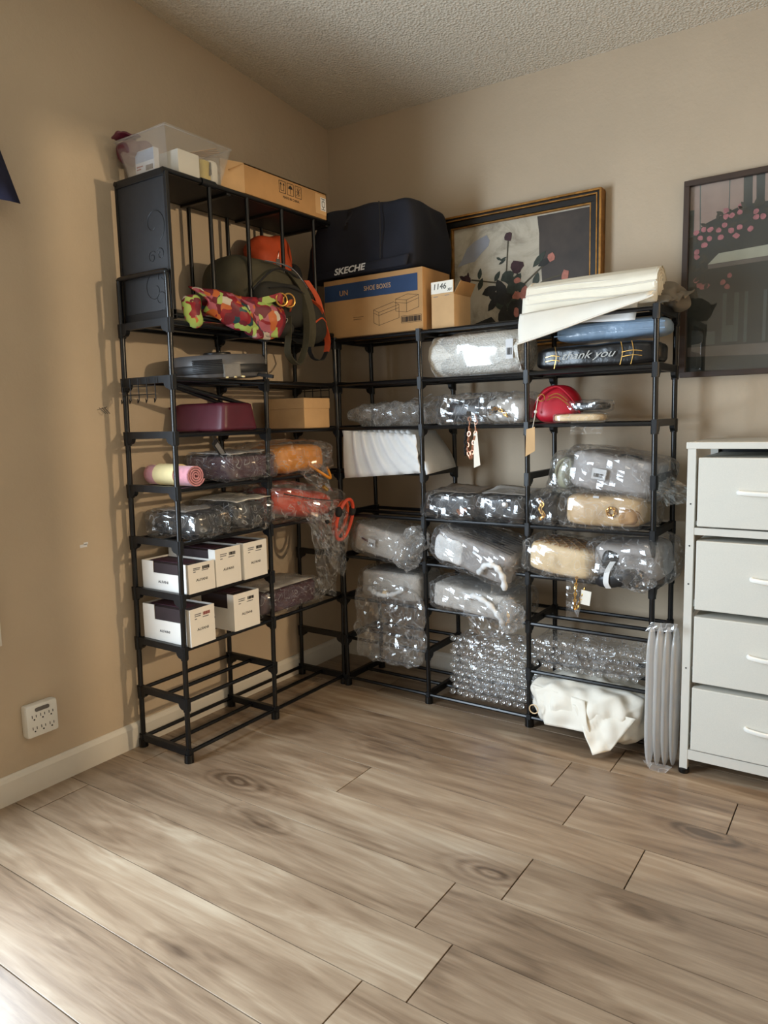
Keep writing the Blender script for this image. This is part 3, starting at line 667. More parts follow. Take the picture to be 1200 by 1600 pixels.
# ---- top of the organiser: clear bin and open carton
bn = thing('storage_bin', 'clear plastic bin full of craft odds and ends on the top left shelf', 'bin', (.165, -1.055, otop))
def ring(x0, x1, y0, y1, z): return [(x0,y0,z),(x1,y0,z),(x1,y1,z),(x0,y1,z)]
v = ring(-.095, .095, -.105, .115, 0)+ring(-.125, .125, -.135, .145, .125)+ring(-.092, .092, -.102, .112, .003)+ring(-.121, .121, -.131, .141, .125)
f = [(0,3,2,1)]+[(i, (i+1) % 4, (i+1) % 4+4, i+4) for i in range(4)]+[(i+4, (i+1) % 4+4, (i+1) % 4+12, i+12) for i in range(4)]+[(i+8, i+12, (i+1) % 4+12, (i+1) % 4+8) for i in range(4)]+[(8,9,10,11)]
MB().add(v, f).build('tub', 'bin_plastic', bn)
MB().tube([(-.126,-.136,.125),(.126,-.136,.125),(.126,.146,.125),(-.126,.146,.125)], .004, 6, closed=True).build('rim', 'bin_plastic', bn)
bz = otop+.005
t = thing('card_pack', 'pale blue printed card pack with barcode inside the clear bin', 'pack', (.135, -1.143, bz), 0)
MB().box(-.04, .055, -.012, .008, .012, .085).build('pack', 'print_white', t, bevel=.001)
mat('sky_print', (150, 172, 196), .6, var=.2, vscale=30)
quads('picture', [(-.038, .053, .048, .083)], (0, -.0125, 0), '-y', 'sky_print', t); barcode(t, (.03, -.0126, .027), '-y', .035, .016, seed=3); lines(t, [(-.033, .036, -.002, .036), (-.033, .028, -.012, .028)], (0, -.0128, 0), '-y', 'ink_red', 'small_print', .004)
t = thing('cream_box', 'long cream paper box leaning inside the clear bin', 'box', (.19, -1.05, bz+.002), 0)
MB().box(-.06, .045, -.045, .045, 0, .085).build('carton', 'paper_white', t, bevel=.002)
MB().box(-.05, .035, -.035, .035, .085, .0862).build('lid_flap', 'paper_roll', t)
t = thing('yellow_packet', 'yellow and white packet at the far end of the clear bin', 'packet', (.185, -.963, bz+.002), 0)
mat('packet_yellow', (206, 180, 84), .6, var=.1)
soft('pouch', (0, 0, .043), (.05, .03, .043), 'packet_yellow', t, e=5, n=8); soft('white_end', (.012, .022, .045), (.045, .018, .043), 'paper_white', t, e=5, n=8)
lines(t, [(.0, .03, .004, .075), (.008, .035, .011, .07)], (.0535, 0, 0), '+x', 'ink_black', 'small_print', .005)
t = tag(soft('red_cloth', (.07, -1.13, otop+.10), (.05, .05, .035), 'burgundy', None, e=2.5, n=12, amp=.022, freq=22, seed=4), 'crumpled dark red cloth spilling over the near rim of the clear bin', 'cloth')
t = tag(sheet('red_strap', [(.04, -1.20, otop+.132), (.09, -1.21, otop+.138), (.10, -1.13, otop+.145), (.04, -1.12, otop+.14)], 'burgundy', None, 8, 8, .01, 30, 2, thick=.006), 'dark red fabric flap hanging over the corner of the clear bin', 'cloth')
t = thing('craft_sticks', 'bundle of thin wooden sticks lying across the clear bin', 'sticks', (.10, -.95, otop+.13))
for k in range(5): MB().bar((-.05+.012*k, -.07+.01*k, .0), (.09+.004*k, .10-.012*k, .008+.003*k), .007, .002).build('stick', 'cardboard_light', t)

cb_ = thing('open_carton', 'long open cardboard carton on the top left shelf beside the bin', 'carton', (.155, -.60, otop), 0)
mb = MB(); x0, x1, y0, y1, hgt = -.115, .12, -.235, .225, .105
mb.box(x0, x1, y0, y1, 0, .004).box(x1-.004, x1, y0, y1, 0, hgt).box(x0, x0+.004, y0, y1, 0, hgt).box(x0, x1, y0, y1, hgt-.004, hgt).box(x0, x1, y1-.004, y1, 0, hgt)
mb.build('carton_body', 'cardboard', cb_)
MB().add([(x1-.004, y0, .004), (x1, y0, .004), (x1, y0, hgt), (x1-.004, y0, hgt), (x1-.045, y0-.075, .012), (x1-.04, y0-.075, .012), (x1-.04, y0-.075, hgt+.004), (x1-.045, y0-.075, hgt+.004)], [(0,1,2,3),(7,6,5,4),(0,4,5,1),(1,5,6,2),(2,6,7,3),(3,7,4,0)]).build('flap', 'cardboard_light', cb_)
MB().add([(x0, y0, hgt-.003), (x1, y0, hgt-.003), (x1, y0, hgt), (x0, y0, hgt), (x0, y0-.05, hgt-.032), (x1-.02, y0-.05, hgt-.032), (x1-.02, y0-.05, hgt-.029), (x0, y0-.05, hgt-.029)], [(0,1,2,3),(7,6,5,4),(0,4,5,1),(1,5,6,2),(2,6,7,3),(3,7,4,0)]).build('flap', 'cardboard', cb_)
MB().box(x0, x0+.003, y0-.06, y0, .003, hgt-.01).build('flap', 'cardboard', cb_)
xf = x1+.0004
lines(cb_, [(-.055,.05,-.02,.05),(-.055,.092,-.02,.092),(-.055,.05,-.055,.092),(-.02,.05,-.02,.092),(-.046,.058,-.046,.085),(-.030,.058,-.030,.085),(-.046,.058,-.030,.058),(-.050,.078,-.046,.086),(-.042,.078,-.046,.086),(-.034,.078,-.030,.086),(-.026,.078,-.030,.086)], (xf, 0, 0), '+x', 'ink_black', w=.0018)
lines(cb_, [(-.01,.05,.025,.05),(-.01,.092,.025,.092),(-.01,.05,-.01,.092),(.025,.05,.025,.092),(.0075,.055,.0075,.078)], (xf, 0, 0), '+x', 'ink_black', w=.0018)
MB().prism([(-.005, .073), (.020, .073), (.016, .081), (.0075, .086), (-.001, .081)], x1, xf+.0006, 'yz').build('umbrella_mark', 'ink_black', cb_)
lines(cb_, [(.035,.05,.07,.05),(.035,.092,.07,.092),(.035,.05,.035,.092),(.07,.05,.07,.092),(.04,.055,.065,.088),(.04,.072,.065,.072),(.045,.085,.06,.058),(.052,.055,.052,.088)], (xf, 0, 0), '+x', 'ink_black', w=.0016)
text('MADE IN CHINA', .0125, (xf, .01, .036), '+x', 'ink_black', cb_)
quads('tape', [(.155, .222, .02, .095)], (x1, 0, 0), '+x', 'cardboard_light', cb_); quads('shipping_label', [(.186, .22, .035, .085)], (x1+.0006, 0, 0), '+x', 'print_white', cb_)
lines(cb_, [(.19,.08,.215,.08),(.19,.04,.215,.04),(.195,.05,.21,.05),(.195,.07,.21,.07),(.195,.05,.195,.07),(.21,.05,.21,.07),(.203,.07,.203,.08),(.203,.04,.203,.05)], (x1+.0012, 0, 0), '+x', 'ink_black', w=.002)

# ---- tier 8 of the left rack
zb = S(8)+.016
bp = thing('backpack', 'olive hiking backpack with orange trim lying on the left rack', 'backpack', (.165, -.66, zb), 0)
def bpf(w, q_):
    w = w.copy(); w.z += .03*(1-q_.y)*(.5) - .10*max(0, q_.y)**2*.6; return w
soft('main_compartment', (0, -.03, .130), (.135, .215, .115), 'olive', bp, e=2.6, n=16, amp=.012, freq=9, seed=3, fn=bpf)
soft('front_pocket', (.115, -.02, .085), (.055, .15, .08), 'olive_dark', bp, e=3, n=12, amp=.008, freq=12, seed=4)
soft('side_pocket', (.10, .15, .04), (.07, .07, .085), 'olive_dark', bp, e=2.6, n=12, amp=.010, freq=14, seed=6)
soft('top_lid', (-.01, -.06, .215), (.115, .15, .035), 'olive', bp, e=2.6, n=12, amp=.008, freq=12, seed=8)
MB().tube(spline([(.14, -.19, .12), (.155, -.08, .205), (.15, .06, .185), (.135, .15, .11), (.13, .19, .03)], 6), .004, 6).build('piping', 'strap_black', bp, smooth=True)
MB().tube(spline([(.12, -.1, .235), (.14, .02, .225), (.14, .11, .165)], 6), .003, 6).build('zip', 'silver', bp, smooth=True)
MB().tube(spline([(.165, -.13, .13), (.174, -.03, .145), (.168, .08, .125)], 6), .003, 6).build('zip', 'strap_black', bp, smooth=True)
MB().tube(spline([(.168, .10, .02), (.172, .15, .05), (.155, .20, .04)], 6), .0035, 6).build('piping', 'orange_nylon', bp, smooth=True)
ribbon('shoulder_strap', [(.13, .02, .215), (.165, .055, .15), (.18, .075, .07), (.172, .09, -.01), (.15, .10, -.06)], .034, 'olive', bp, th=.007, wdir=(.3, 1, 0))
ribbon('shoulder_strap', [(.145, .10, .19), (.155, .15, .13), (.15, .185, .06)], .022, 'orange_nylon', bp, th=.005, wdir=(.6, 1, 0))
soft('hip_pad', (.13, -.06, -.005), (.045, .075, .028), 'olive_dark', bp, e=2.6, n=10, amp=.008, freq=18, seed=21)
ribbon('compression_strap', [(.16, .04, .14), (.178, .05, .06), (.17, .06, -.02), (.16, .05, -.09), (.17, 0, -.135), (.165, -.045, -.10), (.165, -.04, -.035), (.16, -.03, .04)], .026, 'olive', bp, wdir=(1, .25, 0))
ribbon('compression_strap', [(.13, .16, .10), (.15, .19, .03), (.14, .225, -.03), (.12, .24, -.07)], .026, 'orange_nylon', bp, wdir=(1, .2, 0))
ribbon('compression_strap', [(.12, .24, -.07), (.125, .20, -.105), (.13, .14, -.10), (.13, .12, -.06), (.13, .15, -.02)], .018, 'strap_black', bp, wdir=(1, .1, 0))
ribbon('haul_loop', [(.14, .12, .12), (.165, .15, .09), (.15, .17, .05)], .02, 'orange_nylon', bp, wdir=(1, .1, .2))
for c in ((.165, .03, .13), (.172, -.06, .02)):
    MB().tube([Vector(c)+Vector((0, .012*math.cos(t), .008*math.sin(t)+.006*math.cos(t))) for t in [2*math.pi*k/10 for k in range(10)]], .0018, 6, closed=True).build('buckle', 'silver', bp, smooth=True)
op = thing('orange_pouch', 'orange nylon pouch with a grey tag behind the backpack', 'pouch', (.10, -.535, zb+.215))
soft('pouch', (0, 0, .075), (.06, .11, .095), 'orange_nylon', op, e=2.8, n=12, amp=.022, freq=14, seed=9)
soft('dark_side', (.03, .075, .02), (.045, .055, .06), 'strap_black', op, e=2.6, n=8, amp=.01, freq=14, seed=2)
MB().box(.066, .070, -.035, -.012, .02, .075).build('tag', 'grey_plastic', op, bevel=.0015)
MB().tube(spline([(.067, -.024, .075), (.07, -.02, .10), (.055, .0, .115)], 5), .001, 5).build('tag_cord', 'silver', op)
# floral scarf bag
s = N('floral'); v = s.coord('Object')
vo = s.new('ShaderNodeTexVoronoi'); vo.inputs['Scale'].default_value = 34; wn = s.new('ShaderNodeTexNoise'); wn.inputs['Scale'].default_value = 12; s.l(v, wn.inputs['Vector'])
va = s.new('ShaderNodeVectorMath', operation='MULTIPLY_ADD'); va.inputs[1].default_value = (.10, .10, .10); s.l(wn.outputs['Color'], va.inputs[0]); s.l(v, va.inputs[2]); s.l(va.outputs[0], vo.inputs['Vector'])
sp = s.new('ShaderNodeSeparateColor'); s.l(vo.outputs['Color'], sp.inputs[0])
cr = s.ramp(sp.outputs[0], [(0, lin((140, 22, 36))), (.2, lin((170, 92, 108))), (.34, lin((160, 184, 96))), (.52, lin((22, 66, 74))), (.62, lin((190, 100, 48))), (.72, lin((196, 186, 170))), (.80, lin((104, 24, 40)))]); cr.node.color_ramp.interpolation = 'CONSTANT'
s.l(cr, s.b.inputs['Base Color']); s.b.inputs['Roughness'].default_value = .55
fb = thing('floral_bag', 'bright floral fabric bag with gold rings hanging over the left rack edge', 'bag', (.285, -.90, zb))
def ffn(p, u, w):
    p.x += .03*math.sin(w*3.1)+.012*math.sin(u*14+w*4); p.z += -.02*math.sin(u*3.14)*(1-w); return p
sheet('fabric', [(.0, -.17, .02), (.045, .13, -.045), (.03, .19, .085), (-.01, -.21, .10)], 'floral', fb, 26, 14, .014, 16, 3, fn=ffn, thick=.004)
soft('body', (-.03, -.02, .035), (.045, .17, .045), 'floral', fb, e=2.4, n=14, amp=.02, freq=16, seed=5)
soft('lower_fold', (.03, .07, -.015), (.022, .075, .035), 'floral', fb, e=2.4, n=12, amp=.016, freq=22, seed=8)
soft('dangling_end', (.0, -.22, .02), (.02, .04, .05), 'floral', fb, e=2.2, n=10, amp=.016, freq=22, seed=18)
ribbon('ring_tab', [(.03, .06, .075), (.06, .10, .088), (.078, .125, .095), (.072, .14, .07)], .03, 'floral', fb, th=.005, wdir=(.2, .3, 1))
ribbon('ring_tab', [(.078, .16, .075), (.075, .19, .085), (.055, .21, .065)], .022, 'floral', fb, th=.005, wdir=(.2, .3, 1))
for (y, z, rr_) in ((.135, .088, .022), (.175, .090, .024)):
    MB().tube([(.078+.006*math.cos(t), y+rr_*math.cos(t), z+rr_*math.sin(t)) for t in [2*math.pi*k/18 for k in range(18)]], .0035, 7, closed=True).build('ring', 'gold', fb, smooth=True)

# ---- tier 7 of the left rack : robot vacuum
rv = thing('robot_vacuum', 'dark grey round robot vacuum on the upper left rack', 'robot vacuum', (.165, -.90, S(7)+.006), 62, rot=(R(2), R(-3), R(62)))
MB().lathe([(.12, 0), (.165, .006), (.172, .02), (.172, .05), (.168, .072), (.158, .082), (.10, .086), (.001, .087)], 48).build('body', 'vac_grey', rv, smooth=True)
MB().lathe([(.1728, .018), (.176, .022), (.176, .044), (.1728, .048)], 48).build('bumper', 'vac_dark', rv, smooth=True)
MB().lathe([(.05, .086), (.05, .093), (.045, .096), (.001, .097)], 32).build('top_dial', 'vac_dark', rv, smooth=True)
for k in range(7):
    a0, a1 = -2.35, -1.75; z = .028+k*.006
    MB().tube([(.1745*math.cos(a0+(a1-a0)*j/8), .1745*math.sin(a0+(a1-a0)*j/8), z) for j in range(9)], .0022, 5).build('vent_slat', 'slot_black', rv)
MB().prism([(-.03, .004), (.03, .004), (.03, .05), (-.03, .05)], -.178, -.150, 'xz').build('dust_window', 'vac_clear', rv, bevel=.004)
MB().bar((.10, -.12, .012), (.15, -.16, -.001), .018, .012).build('side_brush', 'strap_black', rv)
for k in range(3): MB().bar((-.02+.02*k, -.15, .012), (-.02+.03*k, -.178, .004), .008, .005).build('brush_tuft', 'cream_band', rv)
st = [(((.24, -1.16, S(7)-.025), (.255, -.86, S(6)+.092)), 'upper'), (((.215, -1.14, S(7)-.03), (.235, -.90, S(6)+.080)), 'lower')]
for (pq, nm) in st:
    c = (Vector(pq[0])+Vector(pq[1]))/2; t = thing('spare_tube', f'spare black rack tube wedged above the burgundy bag, {nm} of two', 'tube', c, group='spare tubes on the left rack')
    MB().tube([Vector(pq[0])-c, Vector(pq[1])-c], .0075, 10).build('tube', 'rack_black', t, smooth=True); MB().tube([Vector(pq[1])-c, (Vector(pq[1])-c)*1.05], .0085, 10).build('end_cap', 'rack_plastic', t, smooth=True)

# ---- tier 6 of the left rack
t = thing('handbag', 'smooth burgundy leather handbag lying flat below the robot vacuum', 'handbag', (.155, -.925, S(6)), 4)
def bgf(w, q_):
    w = w.copy(); w.y *= 1-.12*q_.z; w.x *= 1-.04*q_.z; return w
soft('body', (0, 0, .05), (.125, .085, .05), 'burgundy', t, e=14, n=14, fn=bgf)
MB().tube([(.118*a, .080*b, .012) for a, b in ((-1,-1),(1,-1),(1,1),(-1,1))], .003, 6, closed=True).tube([(.113*a, .072*b, .092) for a, b in ((-1,-1),(1,-1),(1,1),(-1,1))], .003, 6, closed=True).build('piping', 'burgundy', t, smooth=True)
MB().tube(spline([(-.10, -.082, .09), (-.13, -.09, .085), (-.135, -.05, .088)], 5), .004, 6).build('strap', 'burgundy', t, smooth=True)
t = thing('kraft_box', 'plain tan cardboard box with lid at the far end of the left rack', 'box', (.165, -.475, S(6)), 3)
MB().box(-.10, .10, -.085, .085, 0, .085).build('base', 'cardboard_light', t, bevel=.0015)
MB().box(-.1025, .1025, -.0875, .0875, .078, .12).build('lid', 'cardboard_light', t, bevel=.0015)
t = thing('luggage_tag', 'small black hanging tag below the burgundy handbag', 'tag', (.235, -1.005, S(6)-.035), rot=(R(38), 0, 0))
MB().box(-.002, .002, -.014, .014, -.075, .0).build('holder', 'strap_black', t, bevel=.0008); MB().box(.002, .0026, -.009, .009, -.062, -.012).build('card', 'ink_grey', t)
MB().tube([(0, .0, 0), (0, .015, .03)], .0012, 5).build('cord', 'strap_black', t)
# ---- tier 5 of the left rack
t = thing('rolled_towel', 'pink rolled towel with a cream paper band on the left rack', 'towel', (.165, -1.135, S(5)+.036), -4)
mb = MB(); path = []
for k in range(60):
    a = k*.42; rr_ = .004+.0315*k/59; path.append((rr_*math.cos(a), rr_*math.sin(a)))
v = []; f = []
for (x) in (-.125, .125):
    pass
for i, (a, b) in enumerate(path):
    n_ = Vector((a, b)).normalized()*.0026
    for x in (-.125, .125): v += [(x, a-n_.x, b-n_.y), (x, a+n_.x, b+n_.y)]
for i in range(len(path)-1):
    o_ = i*4; q_ = o_+4; f += [(o_, q_, q_+2, o_+2), (o_+1, o_+3, q_+3, q_+1), (o_, o_+1, q_+1, q_), (o_+2, q_+2, q_+3, o_+3)]
mb.add(v, f).build('towel_roll', 'pink_towel', t, smooth=True)
MB().lathe([(.0365, -.07), (.0372, -.07), (.0372, .045), (.0365, .045)], 32, 'x').build('paper_band', 'cream_band', t, smooth=True)
def bagged(name, label, cat, loc, h, m, rz=0, rx=0, ry=0, e=5, pad=.014, seed=1, wm='clear_film', amp=.018, bamp=.004, group=None, fn=None, wn=17, woff=(0,0,0), wgrow=(0,0,0)):
    t = thing(name, label, cat, loc, group=group, rot=(R(rx), R(ry), R(rz)))
    soft('body', (0, 0, h[2]), h, m, t, e=e, n=12, amp=bamp, freq=10, seed=seed, fn=fn)
    wrap(t, (woff[0], woff[1], h[2]+woff[2]), (h[0]+pad+wgrow[0], h[1]+pad+wgrow[1], h[2]+pad*.6+wgrow[2]), seed+20, wm, amp, n=wn, fn=fn)
    return t
t = bagged('wrapped_handbag', 'burgundy handbag in clear plastic beside the pink towel', 'handbag', (.165, -.86, S(5)+.006), (.115, .125, .042), 'plum', seed=3, rz=2, e=9)
sheet('tissue', [(-.10, -.12, .094), (.11, -.12, .088), (.11, .11, .096), (-.10, .11, .094)], 'pale_grey_tissue', t, 10, 10, .006, 20, 2, thick=.001)
t = bagged('wrapped_handbag', 'mustard yellow handbag in clear plastic at the far end of the left rack', 'handbag', (.175, -.575, S(5)+.006), (.11, .15, .055), 'mustard', seed=5, rz=-3, e=4, bamp=.014, wgrow=(.01, .015, 0))
MB().tube(spline([(.11, .02, .03), (.15, .06, -.01), (.145, .11, -.03), (.11, .13, .01)], 6), .006, 8).build('strap', 'mustard', t, smooth=True)
sheet('wrap_tail', [(.10, -.05, .03), (.12, .12, .03), (.16, .10, -.07), (.15, .03, -.075)], 'clear_film', t, 10, 10, .014, 30, 4, smooth=False)
MB().tube([(.155, .055, -.06), (.157, .075, -.075)], .008, 8).build('clasp', 'gold', t, smooth=True)
# ---- tier 4 of the left rack
t = bagged('wrapped_handbag', 'black handbag in clear plastic at the near end of the left rack', 'handbag', (.155, -1.075, S(4)+.006), (.115, .07, .038), 'black_leather', seed=7, rz=3, e=6, wgrow=(.005, .01, 0))
sheet('tissue', [(-.10, -.055, .083), (.06, -.06, .081), (.06, .06, .083), (-.10, .06, .084)], 'pale_grey_tissue', t, 8, 8, .004, 20, 2, thick=.001)
t = bagged('wrapped_handbag', 'black bag topped with white tissue paper in clear plastic on the left rack', 'handbag', (.165, -.875, S(4)+.006), (.11, .085, .045), 'black_leather', seed=9, e=5, wgrow=(.01, .01, .006))
sheet('tissue', [(-.11, -.085, .10), (.11, -.075, .098), (.125, .085, .105), (-.11, .085, .115)], 'paper_white', t, 12, 12, .006, 16, 7, thick=.002)
t = bagged('wrapped_handbag', 'coral orange handbag with rope handle in clear plastic on the left rack', 'handbag', (.195, -.585, S(4)+.006), (.115, .185, .055), 'coral', seed=11, rx=-9, rz=-3, e=3.2, bamp=.010, wgrow=(.01, .02, .01))
def coralfn(c, r0, r1, n=26): return [(c[0]+.018*math.sin(a), c[1]+r0*math.cos(a), c[2]+r1*math.sin(a)) for a in [2*math.pi*k/n for k in range(n)]]
MB().tube(coralfn((.155, .165, .0), .045, .085), .0075, 8, closed=True).build('handle', 'coral', t, smooth=True)
MB().tube(coralfn((.14, .155, .005), .036, .07), .0075, 8, closed=True).build('handle', 'orange_nylon', t, smooth=True)
for a in ((.16, .12, .03), (.16, .205, .04)): soft('handle_knot', a, (.014, .014, .022), 'strap_black', t, e=2.4, n=6)
MB().tube(spline([(.12, -.16, .085), (.135, 0, .075), (.13, .16, .075)], 6), .003, 6).build('zip', 'strap_black', t, smooth=True)
MB().sphere((.155, .06, -.012), .009).build('zip_pull', 'strap_black', t, smooth=True)
sheet('wrap_tail', [(.155, -.12, .06), (.16, .21, .09), (.15, .20, -.24), (.155, .12, -.20)], 'thin_film', t, 18, 22, .014, 14, 6, smooth=False)
sheet('wrap_tail', [(.10, .02, .0), (.11, .20, .03), (.10, .215, -.33), (.11, .10, -.30)], 'thin_film', t, 14, 18, .014, 14, 16, smooth=False)

# ---- tiers 3 and 2 of the left rack : white shoe boxes
def shoe_box(loc, rz, wy, hz_, label, seed, lx_=.235, red=False):
    t = thing('shoe_box', label, 'shoe box', loc, rz, group='white shoe boxes on the left rack')
    a, b = lx_/2, wy/2; nx0, nx1, nz0 = -a*.50, a*.72, hz_*.60
    mb = MB(); th = .0025
    mb.box(-a, a, -b, b, 0, th).box(a-th, a, -b, b, th, hz_).box(-a, -a+th, -b, b, th, hz_).box(-a+th, a-th, b-th, b, th, hz_)
    mb.box(-a+th, nx0, -b, -b+th, th, hz_).box(nx1, a-th, -b, -b+th, th, hz_).box(nx0, nx1, -b, -b+th, th, nz0)
    mb.build('tray', 'box_white', t)
    MB().box(-a+.004, a-.004, -b+.004, b-.004, .004, hz_-.006).build('inner_box', 'box_dark', t, bevel=.001)
    MB().box(-a*.9, a*.55, -b*.5, b*.4, hz_-.0065, hz_-.0035).build('lid_print', 'plum', t)
    text('ALFANI', .0125, (a+.0004, 0, hz_*.42), '+x', 'ink_black', t, sx=1.25); text('ALFANI', .0125, (-.01, -b-.0004, hz_*.30), '-y', 'ink_black', t, sx=1.25)
    barcode(t, (a+.0003, b*.33, hz_*.82), '+x', .032, .011, 'ink_red' if red else 'ink_black', seed); lines(t, [(-b*.62, hz_*.84, -b*.10, hz_*.84), (-b*.62, hz_*.79, -b*.15, hz_*.79), (-b*.62, hz_*.72, -b*.45, hz_*.72), (b*.02, hz_*.73, b*.5, hz_*.73)], (a+.0003, 0, 0), '+x', 'ink_grey', 'small_print', .003)
    return t
shoe_box((.168, -1.142, S(3)), 1, .118, .100, 'low white shoe box at the near end of the upper box row', 1)
shoe_box((.166, -1.018, S(3)), 2, .124, .132, 'middle white shoe box of the upper box row on the left rack', 2)
shoe_box((.168, -.886, S(3)), 3, .126, .134, 'far white shoe box of the upper box row on the left rack', 3)
shoe_box((.172, -1.155, S(2)), 2, .112, .128, 'white shoe box with a red marked label at the near end of the lower row', 4, red=True)
shoe_box((.168, -.935, S(2)), -1, .126, .135, 'white shoe box standing alone in the lower row beside the plum box', 5)
t = bagged('wrapped_box', 'dark plum box in clear plastic low on the left rack', 'box', (.155, -.66, S(2)+.008), (.105, .155, .045), 'plum', seed=13, e=12, bamp=0, pad=.010, wgrow=(.006, .02, 0))
sheet('tissue', [(-.10, -.15, .094), (.10, -.15, .094), (.10, .15, .094), (-.10, .15, .094)], 'pale_grey_tissue', t, 4, 4, .002, 10, 1, thick=.001)
sheet('wrap_tail', [(.10, .05, .08), (.05, .20, .09), (.08, .26, .03), (.13, .16, -.01)], 'clear_film', t, 10, 10, .012, 30, 3, smooth=False)
# ================================================================== goods on the back rack
YC = -.235
def rope(parent, pts, r=.013, m='foam_white', name='rope_handle'):
    ps = spline(pts, 7); return MB().tube(ps, [r*(1+.22*math.sin(i*1.3)) for i in range(len(ps))], 9).build(name, m, parent, smooth=True)
# ---- tier 8
z8 = S(8)+.002
sc = thing('shoe_box_carton', 'brown cardboard carton printed SHOE BOXES on a blue band on the back rack', 'carton', (.478, -.262, z8), 0)
a, b, hgt = .238, .105, .232
MB().box(-a, a, -b, b, 0, hgt).build('carton_body', 'cardboard', sc, bevel=.002)
MB().box(-.0015, .0015, -b, b, hgt, hgt+.0015).build('flap_seam', 'ink_black', sc)
quads('blue_band', [(-a+.004, a-.022, .148, .212)], (0, -b-.0003, 0), '-y', 'ink_blue', sc)
text('SHOE BOXES', .026, (.03, -b-.0012, .181), '-y', 'cardboard_light', sc, sx=.85); text('UN', .030, (-.135, -b-.0012, .175), '-y', 'cardboard', sc)
def wire_box(x, z, w, h, dx, dz, lid):
    return [(x,z,x+w,z-.4*dz),(x,z,x,z-h),(x+w,z-.4*dz,x+w,z-h-.4*dz),(x,z-h,x+w,z-h-.4*dz),(x+w,z-.4*dz,x+w+dx,z+dz*.3),(x+w+dx,z+dz*.3,x+w+dx,z-h+dz*.3),(x+w,z-h-.4*dz,x+w+dx,z-h+dz*.3),(x,z,x+dx,z+dz*.7),(x+dx,z+dz*.7,x+w+dx,z+dz*.3),(x,z-lid,x+w,z-lid-.4*dz),(x+w,z-lid-.4*dz,x+w+dx,z-lid+dz*.3)]
lines(sc, wire_box(.115, .125, .05, .045, .055, .02, .012)+wire_box(.01, .095, .025, .05, .095, .03, .012), (0, -b-.0003, 0), '-y', 'ink_black', w=.0012)
barcode(sc, (.185, -b-.0003, .045), '-y', .085, .020, seed=12); lines(sc, [(.14,.032,.23,.032),(.14,.058,.23,.058),(.14,.032,.14,.058),(.23,.032,.23,.058),(-.09,.075,-.04,.075),(-.09,.066,-.05,.066)], (0, -b-.0003, 0), '-y', 'ink_black', 'small_print', .0012)
sk = thing('tote_bag', 'bulky navy SKECHERS tote bag lying on the shoe boxes carton', 'bag', (.432, -.215, z8+hgt+.003), 0)
def skf(w, q_):
    w = w.copy(); w.x += -.05*(1-max(-1, q_.z))*.5*(1 if q_.x < 0 else 0)*1.0; w.x -= .02*max(0, q_.z)*max(0, q_.x)
    if q_.x < -.3 and q_.z > 0: w.x += .06*q_.z
    return w
soft('bag_body', (0, 0, .136), (.245, .150, .134), 'navy_fabric', sk, e=14, n=26, amp=.016, freq=8, seed=2, fn=skf)
sheet('hem_fold', [(-.27, -.162, .002), (.22, -.160, .010), (.23, -.161, .05), (-.26, -.162, .026)], 'navy_fabric', sk, 24, 6, .008, 14, 4, thick=.006)
MB().tube(spline([(.10, -.160, .262), (.105, -.164, .17), (.10, -.162, .05)], 6), .0022, 6).build('seam', 'strap_black', sk, smooth=True)
text('SKECHE', .034, (-.045, -.1725, .024), '-y', 'print_white', sk, shear=.25, sx=1.25, bold=.0009, tilt=.03)
sb_ = thing('small_carton', 'small brown carton marked 1146 with a raised flap on the back rack', 'carton', (.792, -.285, z8), -3)
MB().box(-.05, .05, -.06, .06, 0, .125).build('carton_body', 'cardboard_light', sb_, bevel=.0015)
MB().box(-.049, .049, -.0615, -.0595, .120, .172).build('front_flap', 'cardboard_light', sb_)
quads('note', [(-.049, .047, .128, .171)], (0, -.0616, 0), '-y', 'paper_white', sb_)
text('1146', .030, (-.012, -.0625, .152), '-y', 'ink_black', sb_, shear=.15); text('381', .014, (.032, -.0625, .138), '-y', 'ink_black', sb_, shear=.2)
MB().add([(.048, -.06, .12), (.05, -.06, .12), (.05, .06, .12), (.048, .06, .12), (.075, -.055, .165), (.077, -.055, .165), (.077, .055, .165), (.075, .055, .165)], [(0,3,2,1),(4,5,6,7),(0,1,5,4),(1,2,6,5),(2,3,7,6),(3,0,4,7)]).build('side_flap', 'cardboard', sb_)
lines(sb_, [(-.04, .117, -.02, .117), (.01, .119, .03, .119)], (0, -.0603, 0), '-y', 'ink_grey', 'small_print', .002)
# rolls of white wrapping film
def roll(name, label, x0, x1, y, z, r, m, seed, cat='roll', tilt=0):
    t = thing(name, label, cat, ((x0+x1)/2, y, z-r), rot=(0, 0, R(tilt))); L = (x1-x0)/2
    mb = MB(); v = []; f = []; n_ = 40; k_ = 24
    for i in range(k_+1):
        x = -L+2*L*i/k_
        for j in range(n_):
            t_ = 2*math.pi*j/n_; rr_ = r*(1+.03*math.sin(5*t_+seed)+.025*math.sin(11*t_+x*9+seed)+.03*nz((x*3, math.cos(t_), math.sin(t_)), 1.5, seed))
            v.append((x, rr_*math.cos(t_), r+rr_*math.sin(t_)*.92))
    for i in range(k_):
        for j in range(n_): f.append((i*n_+j, i*n_+(j+1) % n_, (i+1)*n_+(j+1) % n_, (i+1)*n_+j))
    mb.add(v, f); mb.build('roll_body', m, t, smooth=True)
    for sgn in (-1, 1):
        mb = MB()
        for q_ in range(5): 
            ra = r*(.2+.18*q_); mb.tube([(sgn*(L-.002*q_), ra*math.cos(u), r+ra*.92*math.sin(u)) for u in [2*math.pi*w/20 for w in range(20)]], r*.10, 6, closed=True)
        mb.build('roll_end', m, t, smooth=True)
    return t
